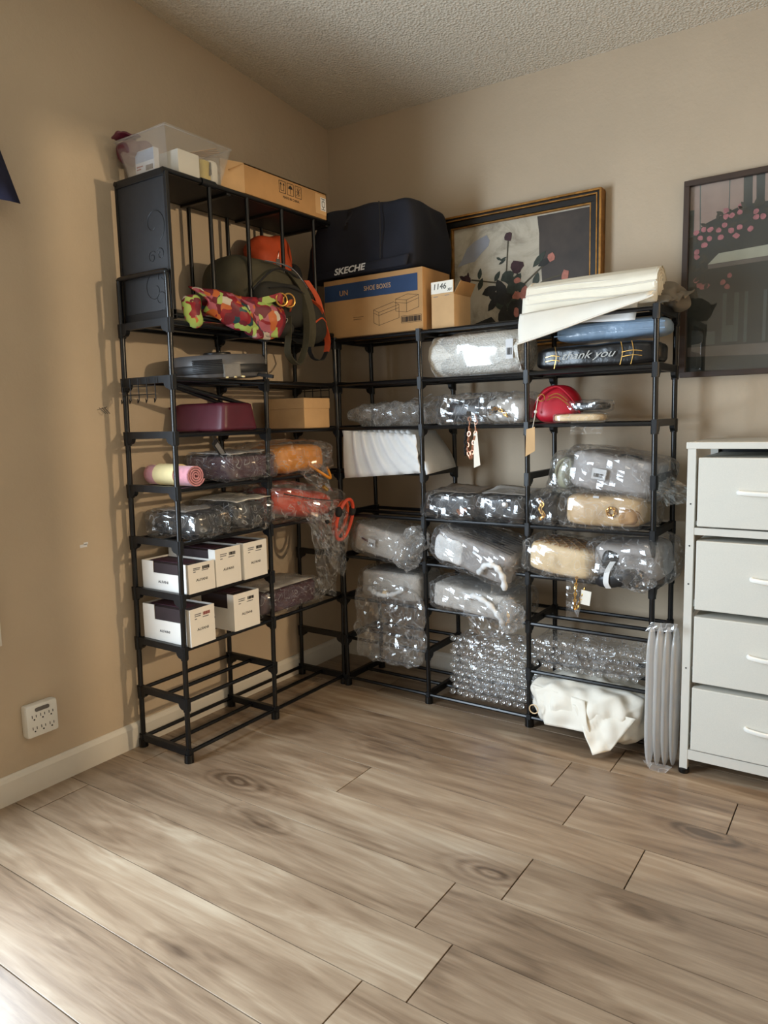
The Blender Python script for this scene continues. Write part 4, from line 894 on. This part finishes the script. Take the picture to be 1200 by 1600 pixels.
t = roll('foam_roll', 'thick cream roll of packing foam on top of the back rack', 1.115, 1.560, -.262, z8+.072, .067, 'paper_roll', 1, tilt=0)
for zz, yy in ((.045, -.064), (.075, -.066), (.098, -.054)): MB().tube(spline([(-.222, yy, zz), (-.08, yy-.003, zz+.003), (.08, yy-.002, zz-.002), (.22, yy, zz+.002)], 5), .0055, 6, flat=.6).build('sheet_layer', 'paper_white', t, smooth=True)
sheet('loose_edge', [(-.235, -.070, .0), (.225, -.068, .01), (.225, -.058, .085), (-.235, -.058, .07)], 'paper_roll', t, 20, 8, .006, 10, 3, thick=.004)
t = thing('foam_sheet', 'white foam sheet with a rolled hem draped over the front of the back rack', 'sheet', (1.34, -.406, z8))
def drape(p, u, w): p.y += -.004*math.sin(u*9)-.010*math.sin(w*3); return p
sheet('sheet', [(-.215, -.004, -.090), (.225, -.006, .022), (.225, .03, .042), (-.225, .03, .014)], 'paper_white', t, 24, 12, .004, 9, 5, fn=drape, thick=.002)
MB().tube(spline([(-.218, -.010, -.090), (-.1, -.012, -.063), (.05, -.012, -.024), (.20, -.010, .014), (.232, -.010, .024)], 6), .005, 8, flat=.7).build('rolled_hem', 'paper_white', t, smooth=True)
t = thing('foam_sheet', 'smaller white foam sheet hanging behind the draped sheet on the back rack', 'sheet', (1.42, -.355, z8))
sheet('sheet', [(-.16, -.012, -.03), (.085, -.012, -.040), (.085, .02, .02), (-.16, .02, .02)], 'foam_white', t, 10, 6, .003, 9, 5, thick=.002)
t = thing('poly_mailers', 'flattened pale blue poly mailer bundle hanging under the top tier', 'mailers', (1.40, -.235, TZ[8]-.078))
soft('bundle', (0, 0, .034), (.19, .085, .032), 'blue_poly', t, e=4, n=16, amp=.007, freq=14, seed=3)
for k in (-.02, .03): ribbon('fold', [(-.185, -.08, .03+k*.4), (0, -.088, .034+k*.4), (.185, -.08, .03+k*.4)], .004, 'blue_poly', t, wdir=(0, 0, 1))
t = thing('cloth_bundle', 'crumpled grey cloth at the right end of the back rack top', 'cloth', (1.562, -.20, z8+.002))
soft('cloth', (0, 0, .036), (.062, .085, .036), 'grey_cloth', t, e=2.4, n=26, amp=.030, freq=24, seed=6)
sheet('loose_corner', [(-.05, -.10, .03), (.03, -.12, .0), (.085, .0, .045), (-.02, .0, .07)], 'grey_cloth', t, 14, 14, .022, 24, 9, thick=.004)
# ---- tier 7
t = roll('bubble_wrap_roll', 'fat white bubble wrap roll on the back rack', .715, 1.085, -.245, S(7)+.082, .085, 'bubble_white', 5, 'bubble wrap')
wrap(t, (.02, 0, .085), (.192, .090, .086), 4, 'clear_film', .003, e=3.4, n=26, freq=12, smooth=True)
sticker(t, (.155, -.0905, .09), '-y', .028, .07, 8)
t = thing('mailer_pack', 'black plastic pack of thank you mailers on the back rack', 'pack', (1.365, -.275, S(7)), 0)
soft('pack', (0, 0, .042), (.215, .075, .041), 'black_poly', t, e=5, n=22, amp=.006, freq=14, seed=7)
text('thank you', .036, (-.02, -.0835, .044), '-y', 'script_silver', t, shear=.5, sx=1.25)
for x in (-.135, .09, .125): ribbon('gold_string', [(x, -.0785, .005), (x+.008, -.0795, .045), (x, -.072, .08)], .0022, 'gold', t, th=.001)
for z in (.03, .045): ribbon('gold_string', [(.095, -.0795, z), (.13, -.08, z+.004), (.16, -.0785, z)], .0022, 'gold', t, th=.001, wdir=(0, 0, 1))
for z in (.03, .045): ribbon('gold_string', [(-.165, -.0795, z), (-.14, -.08, z+.004), (-.115, -.0785, z)], .0022, 'gold', t, th=.001, wdir=(0, 0, 1))
# ---- tier 6
t = thing('plastic_film_pile', 'heap of loose clear plastic film at the left of the back rack', 'film', (.51, -.24, S(6)))
soft('film', (0, 0, .045), (.205, .11, .04), 'milky_film', t, e=2.6, n=26, amp=.030, freq=13, seed=3, smooth=False, ridged=True)
sheet('loose_film', [(-.05, -.10, .05), (.20, -.11, .06), (.22, .02, .12), (.02, .03, .10)], 'clear_film', t, 16, 10, .022, 18, 9, smooth=False)
t = bagged('wrapped_purse', 'black quilted purse in clear plastic with a rose gold chain hanging down', 'purse', (.885, -.265, S(6)+.006), (.105, .085, .046), 'black_leather', seed=15, e=3.2, bamp=.010, wgrow=(.01, .01, .004))
mb = MB(); chain(mb, spline([(.02, -.095, .02), (.03, -.115, -.03), (.02, -.112, -.09), (.03, -.110, -.13)], 3), .009, .003); chain(mb, spline([(.045, -.092, .03), (.055, -.112, -.03), (.045, -.115, -.08), (.035, -.110, -.13)], 3), .009, .003); mb.build('chain', 'rose_chain', t, smooth=True)
mb = MB(); chain(mb, spline([(.01, -.09, .04), (.015, -.116, -.05), (.01, -.114, -.12)], 3), .008, .003); mb.build('chain', 'strap_black', t, smooth=True)
MB().add([(.05, -.120, -.165), (.075, -.118, -.155), (.062, -.116, -.035), (.048, -.117, -.04), (.05, -.1212, -.165), (.075, -.1192, -.155), (.062, -.1172, -.035), (.048, -.1182, -.04)], [(0,1,2,3),(7,6,5,4),(0,4,5,1),(1,5,6,2),(2,6,7,3),(3,7,4,0)]).build('price_tag', 'paper_white', t)
MB().tube(spline([(.055, -.117, -.04), (.05, -.112, 0), (.04, -.095, .03)], 5), .001, 5).build('tag_cord', 'paper_white', t)
t = bagged('wrapped_purse', 'small grey and white purse in clear plastic beside the red purse', 'purse', (1.035, -.275, S(6)+.006), (.085, .075, .045), 'pale_grey_tissue', seed=17, e=3.2, bamp=.010, wgrow=(.008, .006, .004), amp=.014)
mb = MB(); chain(mb, spline([(-.05, -.078, .03), (-.03, -.084, .05), (0, -.082, .04), (.02, -.08, .02)], 3), .008, .0022); mb.build('chain', 'gold', t, smooth=True)
soft('clasp', (-.04, -.072, .045), (.022, .012, .014), 'black_leather', t, e=2.5, n=6)
t = thing('red_purse', 'red domed purse with a hanging paper tag on the back rack', 'purse', (1.222, -.29, S(6)), 8)
def rdf(w, q_):
    w = w.copy(); k = (q_.z+1)/2; w.x *= 1.0-.34*k*k; w.y *= 1.0-.45*k; return w
soft('body', (0, 0, .066), (.088, .072, .066), 'red_leather', t, e=3, n=16, fn=rdf, amp=.004, freq=14, seed=2)
MB().tube(spline([(-.085, -.03, .02), (-.06, -.052, .085), (0, -.045, .125), (.05, -.05, .09), (.085, -.04, .03)], 6), .003, 6).build('piping', 'red_leather', t, smooth=True)
MB().tube(spline([(-.02, -.064, .09), (.01, -.06, .10), (.045, -.062, .075)], 6), .0018, 6).tube(spline([(-.025, -.068, .078), (.01, -.066, .088), (.05, -.066, .06)], 6), .0018, 6).build('zip', 'gold', t, smooth=True)
MB().tube([(-.045+.012*math.cos(u), -.066, .088+.012*math.sin(u)) for u in [2*math.pi*k/14 for k in range(14)]], .0018, 6, closed=True).build('zip_ring', 'gold', t, smooth=True)
MB().tube(spline([(-.055, -.068, .09), (-.062, -.075, .04), (-.068, -.095, -.02)], 6), .0011, 5).build('tag_cord', 'paper_white', t)
MB().sphere((-.062, -.076, .04), .006).build('tag_bead', 'white_plastic', t, smooth=True)
MB().add([(-.092, -.098, -.115), (-.055, -.110, -.095), (-.055, -.112, -.012), (-.088, -.10, -.02), (-.092, -.0995, -.115), (-.055, -.1115, -.095), (-.055, -.1135, -.012), (-.088, -.1015, -.02)], [(0,1,2,3),(7,6,5,4),(0,4,5,1),(1,5,6,2),(2,6,7,3),(3,7,4,0)]).build('price_tag', 'cardboard_light', t)
t = bagged('wrapped_wallet', 'cream wallet in clear plastic at the front edge beside the red purse', 'wallet', (1.315, -.325, S(6)+.003), (.082, .052, .013), 'cream_leather', seed=19, e=5, rz=6, bamp=.001, pad=.006, amp=.003)
sheet('wrap_tail', [(-.02, -.05, .0), (.09, -.045, .0), (.085, -.062, -.04), (-.02, -.066, -.042)], 'clear_film', t, 8, 6, .006, 25, 3, smooth=False)
t = bagged('wrapped_wallet', 'dark wallet in clear plastic lying on top of the cream wallet', 'wallet', (1.315, -.285, S(6)+.040), (.085, .05, .014), 'black_leather', seed=29, e=4, rz=-10, bamp=.004, pad=.009, amp=.008)
# ---- tier 5
t = thing('foam_pouches', 'fanned stack of white foam pouches on the back rack', 'foam', (.515, -.245, S(5)), 0)
NP = 13
for k in range(NP):
    u = k/(NP-1); x0 = -.175+.33*u; bow = .015+.06*u
    def pfn(p, uu, w, bow=bow, x0=x0, k=k):
        p.x += bow*(math.sin((1-w)*1.5)) - bow*.3; p.z -= .012*u*w; return p
    sheet('pouch', [(x0, -.125, -.01-.012*(k < 4)), (x0, .10, .004), (x0-.02, .10, .165), (x0-.02, -.122, .172)], 'foam_white', t, 4, 12, .003, 10, k, fn=pfn, thick=.010)
def pf2(p, uu, w): p.y -= .006*math.sin(w*3.1)+.0055*math.sin((uu-.38*(1-w)*uu)*52)*min(1, 6*uu+.1); return p
sheet('front_pouch', [(-.185, -.135, -.032), (.185, -.132, -.004), (.165, -.130, .145), (-.185, -.132, .165)], 'foam_white', t, 84, 10, .002, 8, 3, fn=pf2, thick=.004)
# ---- tier 4
for nm, x, w_, sd, lab in (('a', .818, .112, 31, 'left of the two black handbags in plastic on the back rack middle tier'), ('b', 1.030, .098, 33, 'right of the two black handbags in plastic on the back rack middle tier')):
    t = bagged('wrapped_handbag', lab, 'handbag', (x, -.265, S(4)+.006), (w_, .095, .044), 'black_leather', seed=sd, e=6.5, bamp=.004, wgrow=(.008, .01, .004), amp=.012)
    sheet('tissue', [(-w_*.9, -.07, .094), (w_*.95, -.08, .092), (w_*.9, .08, .102), (-w_*.8, .08, .112)], 'taupe_leather' if nm == 'a' else 'pale_grey_tissue', t, 10, 8, .008, 14, sd, thick=.0015)
    if nm == 'a':
        quads('label', [(-.03, -.005, .072, .083)], (0, -.112, 0), '-y', 'print_white', t)
        mb = MB(); chain(mb, spline([(.04, -.105, .03), (.055, -.115, .02), (.07, -.108, .035)], 3), .009, .003); mb.build('chain', 'rose_chain', t, smooth=True)
    else:
        soft('clasp', (.02, -.104, .06), (.014, .006, .012), 'silver', t, e=3, n=6)
t = bagged('wrapped_purse', 'small black purse with gold clasps in plastic beside the tan handbag', 'purse', (1.195, -.27, S(4)+.006), (.045, .085, .050), 'black_leather', seed=35, e=3, bamp=.006, wgrow=(.004, .006, .004), amp=.012)
mb = MB(); chain(mb, spline([(-.015, -.09, .085), (.0, -.097, .07), (-.01, -.096, .05), (.005, -.095, .03), (-.012, -.094, .015)], 3), .009, .0026); mb.build('chain', 'gold', t, smooth=True)
t = bagged('wrapped_handbag', 'tan leather handbag in clear plastic under the large grey bag', 'handbag', (1.405, -.265, S(4)+.006), (.135, .105, .054), 'tan_leather', seed=37, e=6, bamp=.004, wgrow=(.012, .012, .004), amp=.009)
mb = MB(); chain(mb, [(.035+.014*math.cos(u), -.112, .055+.014*math.sin(u)) for u in [2*math.pi*k/12 for k in range(13)]], .006, .0022); mb.build('chain', 'gold', t, smooth=True)
soft('handle_base', (.09, -.095, .04), (.035, .022, .03), 'cardboard', t, e=2.4, n=8, amp=.01, freq=30, seed=3)
quads('label', [(-.03, -.01, .098, .106)], (0, -.10, 0), '-y', 'print_white', t)
t = bagged('wrapped_handbag', 'large grey handbag with a barcode label in plastic atop the tan handbag', 'handbag', (1.415, -.235, S(4)+.118), (.145, .105, .066), 'grey_leather', seed=39, e=8, bamp=.006, ry=9, wgrow=(.015, .015, .004), amp=.010)
sticker(t, (-.035, -.120, .062), '-y', .048, .036, 5)
MB().tube(spline([(.02, -.085, .134), (.05, -.10, .140), (.085, -.08, .134), (.06, -.06, .136)], 5), .003, 6, closed=False).build('handle_loop', 'strap_black', t, smooth=True)
sheet('wrap_tail', [(.10, -.12, .10), (.13, .08, .12), (.25, .05, .01), (.20, -.10, .0)], 'clear_film', t, 14, 14, .018, 18, 8, smooth=False)
t = bagged('wrapped_purse', 'small sage green purse in clear plastic leaning left of the large grey bag', 'purse', (1.225, -.215, S(4)+.118), (.035, .07, .062), 'sage_leather', seed=41, e=3, ry=14, wgrow=(.006, .006, .004), amp=.009)
MB().tube(spline([(-.03, -.05, .02), (-.028, -.072, .09), (.01, -.07, .12), (.025, -.06, .05)], 6), .004, 6).build('strap', 'sage_leather', t, smooth=True)
# ---- tier 3
t = bagged('wrapped_handbag', 'pale grey box bag with barcode label in knotted plastic, back rack left', 'handbag', (.475, -.275, S(3)+.006), (.125, .10, .058), 'pale_grey_tissue', seed=43, e=10, ry=10, bamp=.003, wgrow=(.01, .012, .004), amp=.010)
sticker(t, (-.02, -.117, .055), '-y', .036, .034, 6)
ribbon('strap', [(-.08, -.105, .062), (-.055, -.109, .058), (-.03, -.107, .054)], .007, 'burgundy', t, wdir=(0, 0, 1))
soft('knotted_plastic', (.155, -.09, .075), (.05, .045, .085), 'milky_film', t, e=2.6, n=20, amp=.026, freq=22, seed=8, smooth=False, ridged=True, rot=(0, .35, 0))
mat('stripe_print', (54, 52, 56), .8)
def striped(label, loc, h, seed, ry, rx, n_str, m='grey_leather'):
    t = bagged('wrapped_handbag', label, 'handbag', loc, h, m, seed=seed, e=9, ry=ry, rx=rx, bamp=.006, wgrow=(.010, .012, .004), amp=.011)
    return t
t = striped('large grey bag with black printed lines in plastic, centre of the back rack', (.915, -.285, S(3)-.004), (.165, .115, .062), 45, 16, 4, 9)
for k in range(9):
    y = -.10+.022*k
    ribbon('printed_line', [(-.06, y, .126), (.0, y+.004, .1275), (.07, y-.003, .127), (.145, y+.002, .122)], .003, 'stripe_print', t, th=.001, wdir=(0, 1, 0))
soft('tissue_end', (-.10, -.10, .055), (.07, .022, .05), 'foam_white', t, e=4, n=12, amp=.012, freq=18, seed=4)
rope(t, [(.05, -.128, .02), (.075, -.140, .065), (.115, -.142, .075), (.15, -.138, .045), (.165, -.132, .0)], .011)
MB().tube(spline([(.04, -.05, .128), (.06, -.07, .134), (.09, -.05, .130)], 6), .003, 6).build('handle_loop', 'strap_black', t, smooth=True)
sheet('wrap_tail', [(.10, -.125, .09), (.20, .02, .10), (.21, .02, -.06), (.12, -.13, -.06)], 'clear_film', t, 14, 14, .018, 18, 9, smooth=False)
t = bagged('wrapped_handbag', 'cream quilted handbag with a gold chain in clear plastic on the back rack', 'handbag', (1.255, -.285, S(3)+.004), (.122, .095, .055), 'cream_leather', seed=47, e=6, ry=7, bamp=.003, wgrow=(.012, .012, .004), amp=.008)
for k in range(-3, 4):
    for sg in (-1, 1):
        ps = []
        for q_ in range(9):
            y = -.085+.17*q_/8; x = k*.036+sg*y*.75
            if abs(x) < .105: ps.append((x, y, .1125-.006*(abs(x)/.11)**6-.008*(abs(y)/.09)**6))
        if len(ps) > 2: MB().tube(ps, .0022, 5).build('quilt_seam', 'cardboard', t)
mb = MB(); chain(mb, spline([(.075, -.11, .02), (.085, -.135, -.03), (.09, -.13, -.09), (.10, -.12, -.06), (.11, -.115, -.01)], 3), .006, .002); mb.build('chain', 'gold', t, smooth=True)
sheet('wrap_tail', [(.04, -.115, .0), (.11, -.11, .0), (.10, -.12, -.12), (.06, -.125, -.13)], 'clear_film', t, 8, 12, .010, 25, 3, smooth=False)
quads('paper_tag', [(.10, .135, -.07, -.02)], (0, -.12, 0), '-y', 'paper_white', t)
t = bagged('wrapped_handbag', 'grey and black handbag with white strap in plastic, back rack right end', 'handbag', (1.495, -.27, S(3)+.004), (.115, .11, .066), 'grey_leather', seed=49, e=5, ry=-4, bamp=.006, wgrow=(.012, .014, .004), amp=.012)
soft('black_base', (-.02, -.115, .018), (.085, .03, .028), 'black_leather', t, e=3, n=10, amp=.006, freq=18, seed=4, rot=(0, -.15, 0))
soft('black_panel', (-.05, -.10, .075), (.03, .022, .035), 'black_leather', t, e=3, n=8, amp=.004, freq=18, seed=5, rot=(0, .3, 0))
ribbon('white_strap', [(-.035, -.125, .075), (-.05, -.142, .045), (-.055, -.15, .01), (-.05, -.14, -.012)], .018, 'foam_white', t)
soft('crumpled_plastic', (.04, -.13, .04), (.055, .03, .055), 'clear_film', t, e=2.4, n=18, amp=.022, freq=26, seed=8, smooth=False, ridged=True)
# ---- tier 2
t = bagged('wrapped_handbag', 'white tissue wrapped bag with a knotted handle in a long hanging plastic sleeve', 'handbag', (.525, -.265, S(2)+.006), (.145, .10, .058), 'pale_grey_tissue', seed=51, e=9, bamp=.006, wgrow=(.008, .010, .004), amp=.010)
for k in range(7): ribbon('printed_line', [(-.12, -.09+.022*k, .119), (0, -.088+.022*k, .1205), (.12, -.092+.022*k, .119)], .0026, 'stripe_print', t, th=.001, wdir=(0, 1, 0))
rope(t, [(-.085, -.118, .045), (-.05, -.126, .030), (-.01, -.128, .026), (.04, -.124, .034), (.09, -.118, .06)], .010)
soft('handle_knot', (.0, -.122, .03), (.014, .014, .016), 'cream_leather', t, e=2.4, n=6)
soft('hanging_sleeve', (.02, -.125, -.10), (.165, .014, .155), 'thin_film', t, e=6, n=26, amp=.018, freq=13, seed=12, smooth=False, ridged=True)
t = striped('pale grey bag with rope handle in plastic on the tier below the striped bag', (.915, -.285, S(2)+.004), (.17, .11, .048), 53, 5, 0, 6, 'pale_grey_tissue')
rope(t, [(-.01, -.122, .07), (.03, -.134, .082), (.085, -.138, .068), (.13, -.134, .03), (.15, -.126, -.005)], .011)
soft('gathered_plastic', (.165, -.11, .03), (.045, .03, .055), 'milky_film', t, e=2.4, n=18, amp=.022, freq=26, seed=9, smooth=False, ridged=True)
mb = MB(); chain(mb, spline([(.16, -.125, .05), (.17, -.13, .02), (.155, -.128, 0)], 3), .006, .002); mb.build('chain', 'gold', t, smooth=True)
sheet('wrap_tail', [(-.02, -.125, .03), (.18, -.12, .03), (.13, -.13, -.075), (.02, -.13, -.06)], 'clear_film', t, 14, 10, .014, 18, 5, smooth=False)
# ---- bubble cushions
def bubble_sheet(name, label, loc, w, h, d, nx, nz_, r, seed, flat=False):
    t = thing(name, label, 'bubble wrap', loc)
    rr = random.Random(seed)
    soft('film_body', (0, 0, h/2), (w/2, d/2, h/2), 'thin_film', t, e=5, n=16, amp=.008, freq=14, seed=seed, smooth=False, ridged=True)
    mb = MB()
    for i in range(nx):
        for k in range(nz_):
            x = -w/2+(i+.5+.5*(k % 2)*.9)*w/(nx+.5); z = (k+.5)*h/nz_
            mb.sphere((x+rr.uniform(-.003, .003), -d/2+rr.uniform(-.006, .004), z), r, 8, 5, (1, .75, 1))
            if i % 2: mb.sphere((x, d/4, z), r, 6, 4)
    o = mb.build('bubbles', 'bubble_film', t, smooth=True); o['kind'] = 'stuff'
    return t
bubble_sheet('bubble_wrap', 'big sheet of clear bubble wrap standing on the lowest tier of the back rack', (.965, -.27, S(0)+.012), .335, .245, .15, 12, 9, .0135, 3)
bubble_sheet('bubble_wrap', 'folded clear bubble cushion under the cream handbag at the right of the back rack', (1.35, -.265, S(1)+.012), .40, .115, .19, 13, 4, .0125, 5)
# ---- white fabric bag on the lowest tier
t = thing('fabric_bag', 'crumpled white fabric bag spilling over the lowest tier of the back rack', 'bag', (1.36, -.30, S(0)+.006))
def wfn(w, q_):
    w = w.copy()
    if q_.y < -.2: w.z -= .035*max(0, q_.x*.8+.4)*(1-q_.z)*.5
    return w
soft('body', (0, .0, .078), (.20, .145, .072), 'cotton_white', t, e=3, n=38, amp=.028, freq=8.5, seed=8, fn=wfn, ridged=True)
sheet('loose_corner', [(-.02, -.15, .11), (.19, -.14, .10), (.12, -.185, -.01), (.07, -.21, -.028)], 'cotton_white', t, 16, 16, .022, 12, 5, thick=.002)
sheet('fold', [(-.19, -.12, .14), (.02, -.15, .13), (.05, -.175, .03), (-.12, -.165, .02)], 'cotton_white', t, 16, 16, .022, 10, 11, thick=.002)
MB().tube([(-.155+.016*math.cos(u), -.168, .07+.016*math.sin(u)) for u in [2*math.pi*k/14 for k in range(14)]], .002, 6, closed=True).build('stitched_eyelet', 'cream_leather', t, smooth=True)
# ---- air pillow film leaning between rack and dresser
t = thing('air_cushion', 'tall clear air column cushion standing between the rack and the dresser', 'cushion', (1.632, -.43, .003))
for k in range(4):
    soft('air_column', (-.033+.022*k, .05*(k-1.5)*.25, .235), (.0125, .045, .232), 'air_film', t, e=2.6, n=14, amp=.003, freq=10, seed=k, smooth=True)
sheet('sealed_edge', [(-.046, -.05, .46), (.046, -.05, .47), (.05, -.045, .495), (-.03, -.045, .49)], 'milky_film', t, 10, 4, .006, 30, 3, smooth=False)
sheet('sealed_edge', [(-.02, -.048, .0), (.025, -.048, .0), (.046, -.05, .03), (-.046, -.05, .03)], 'milky_film', t, 10, 4, .004, 30, 4, smooth=False)
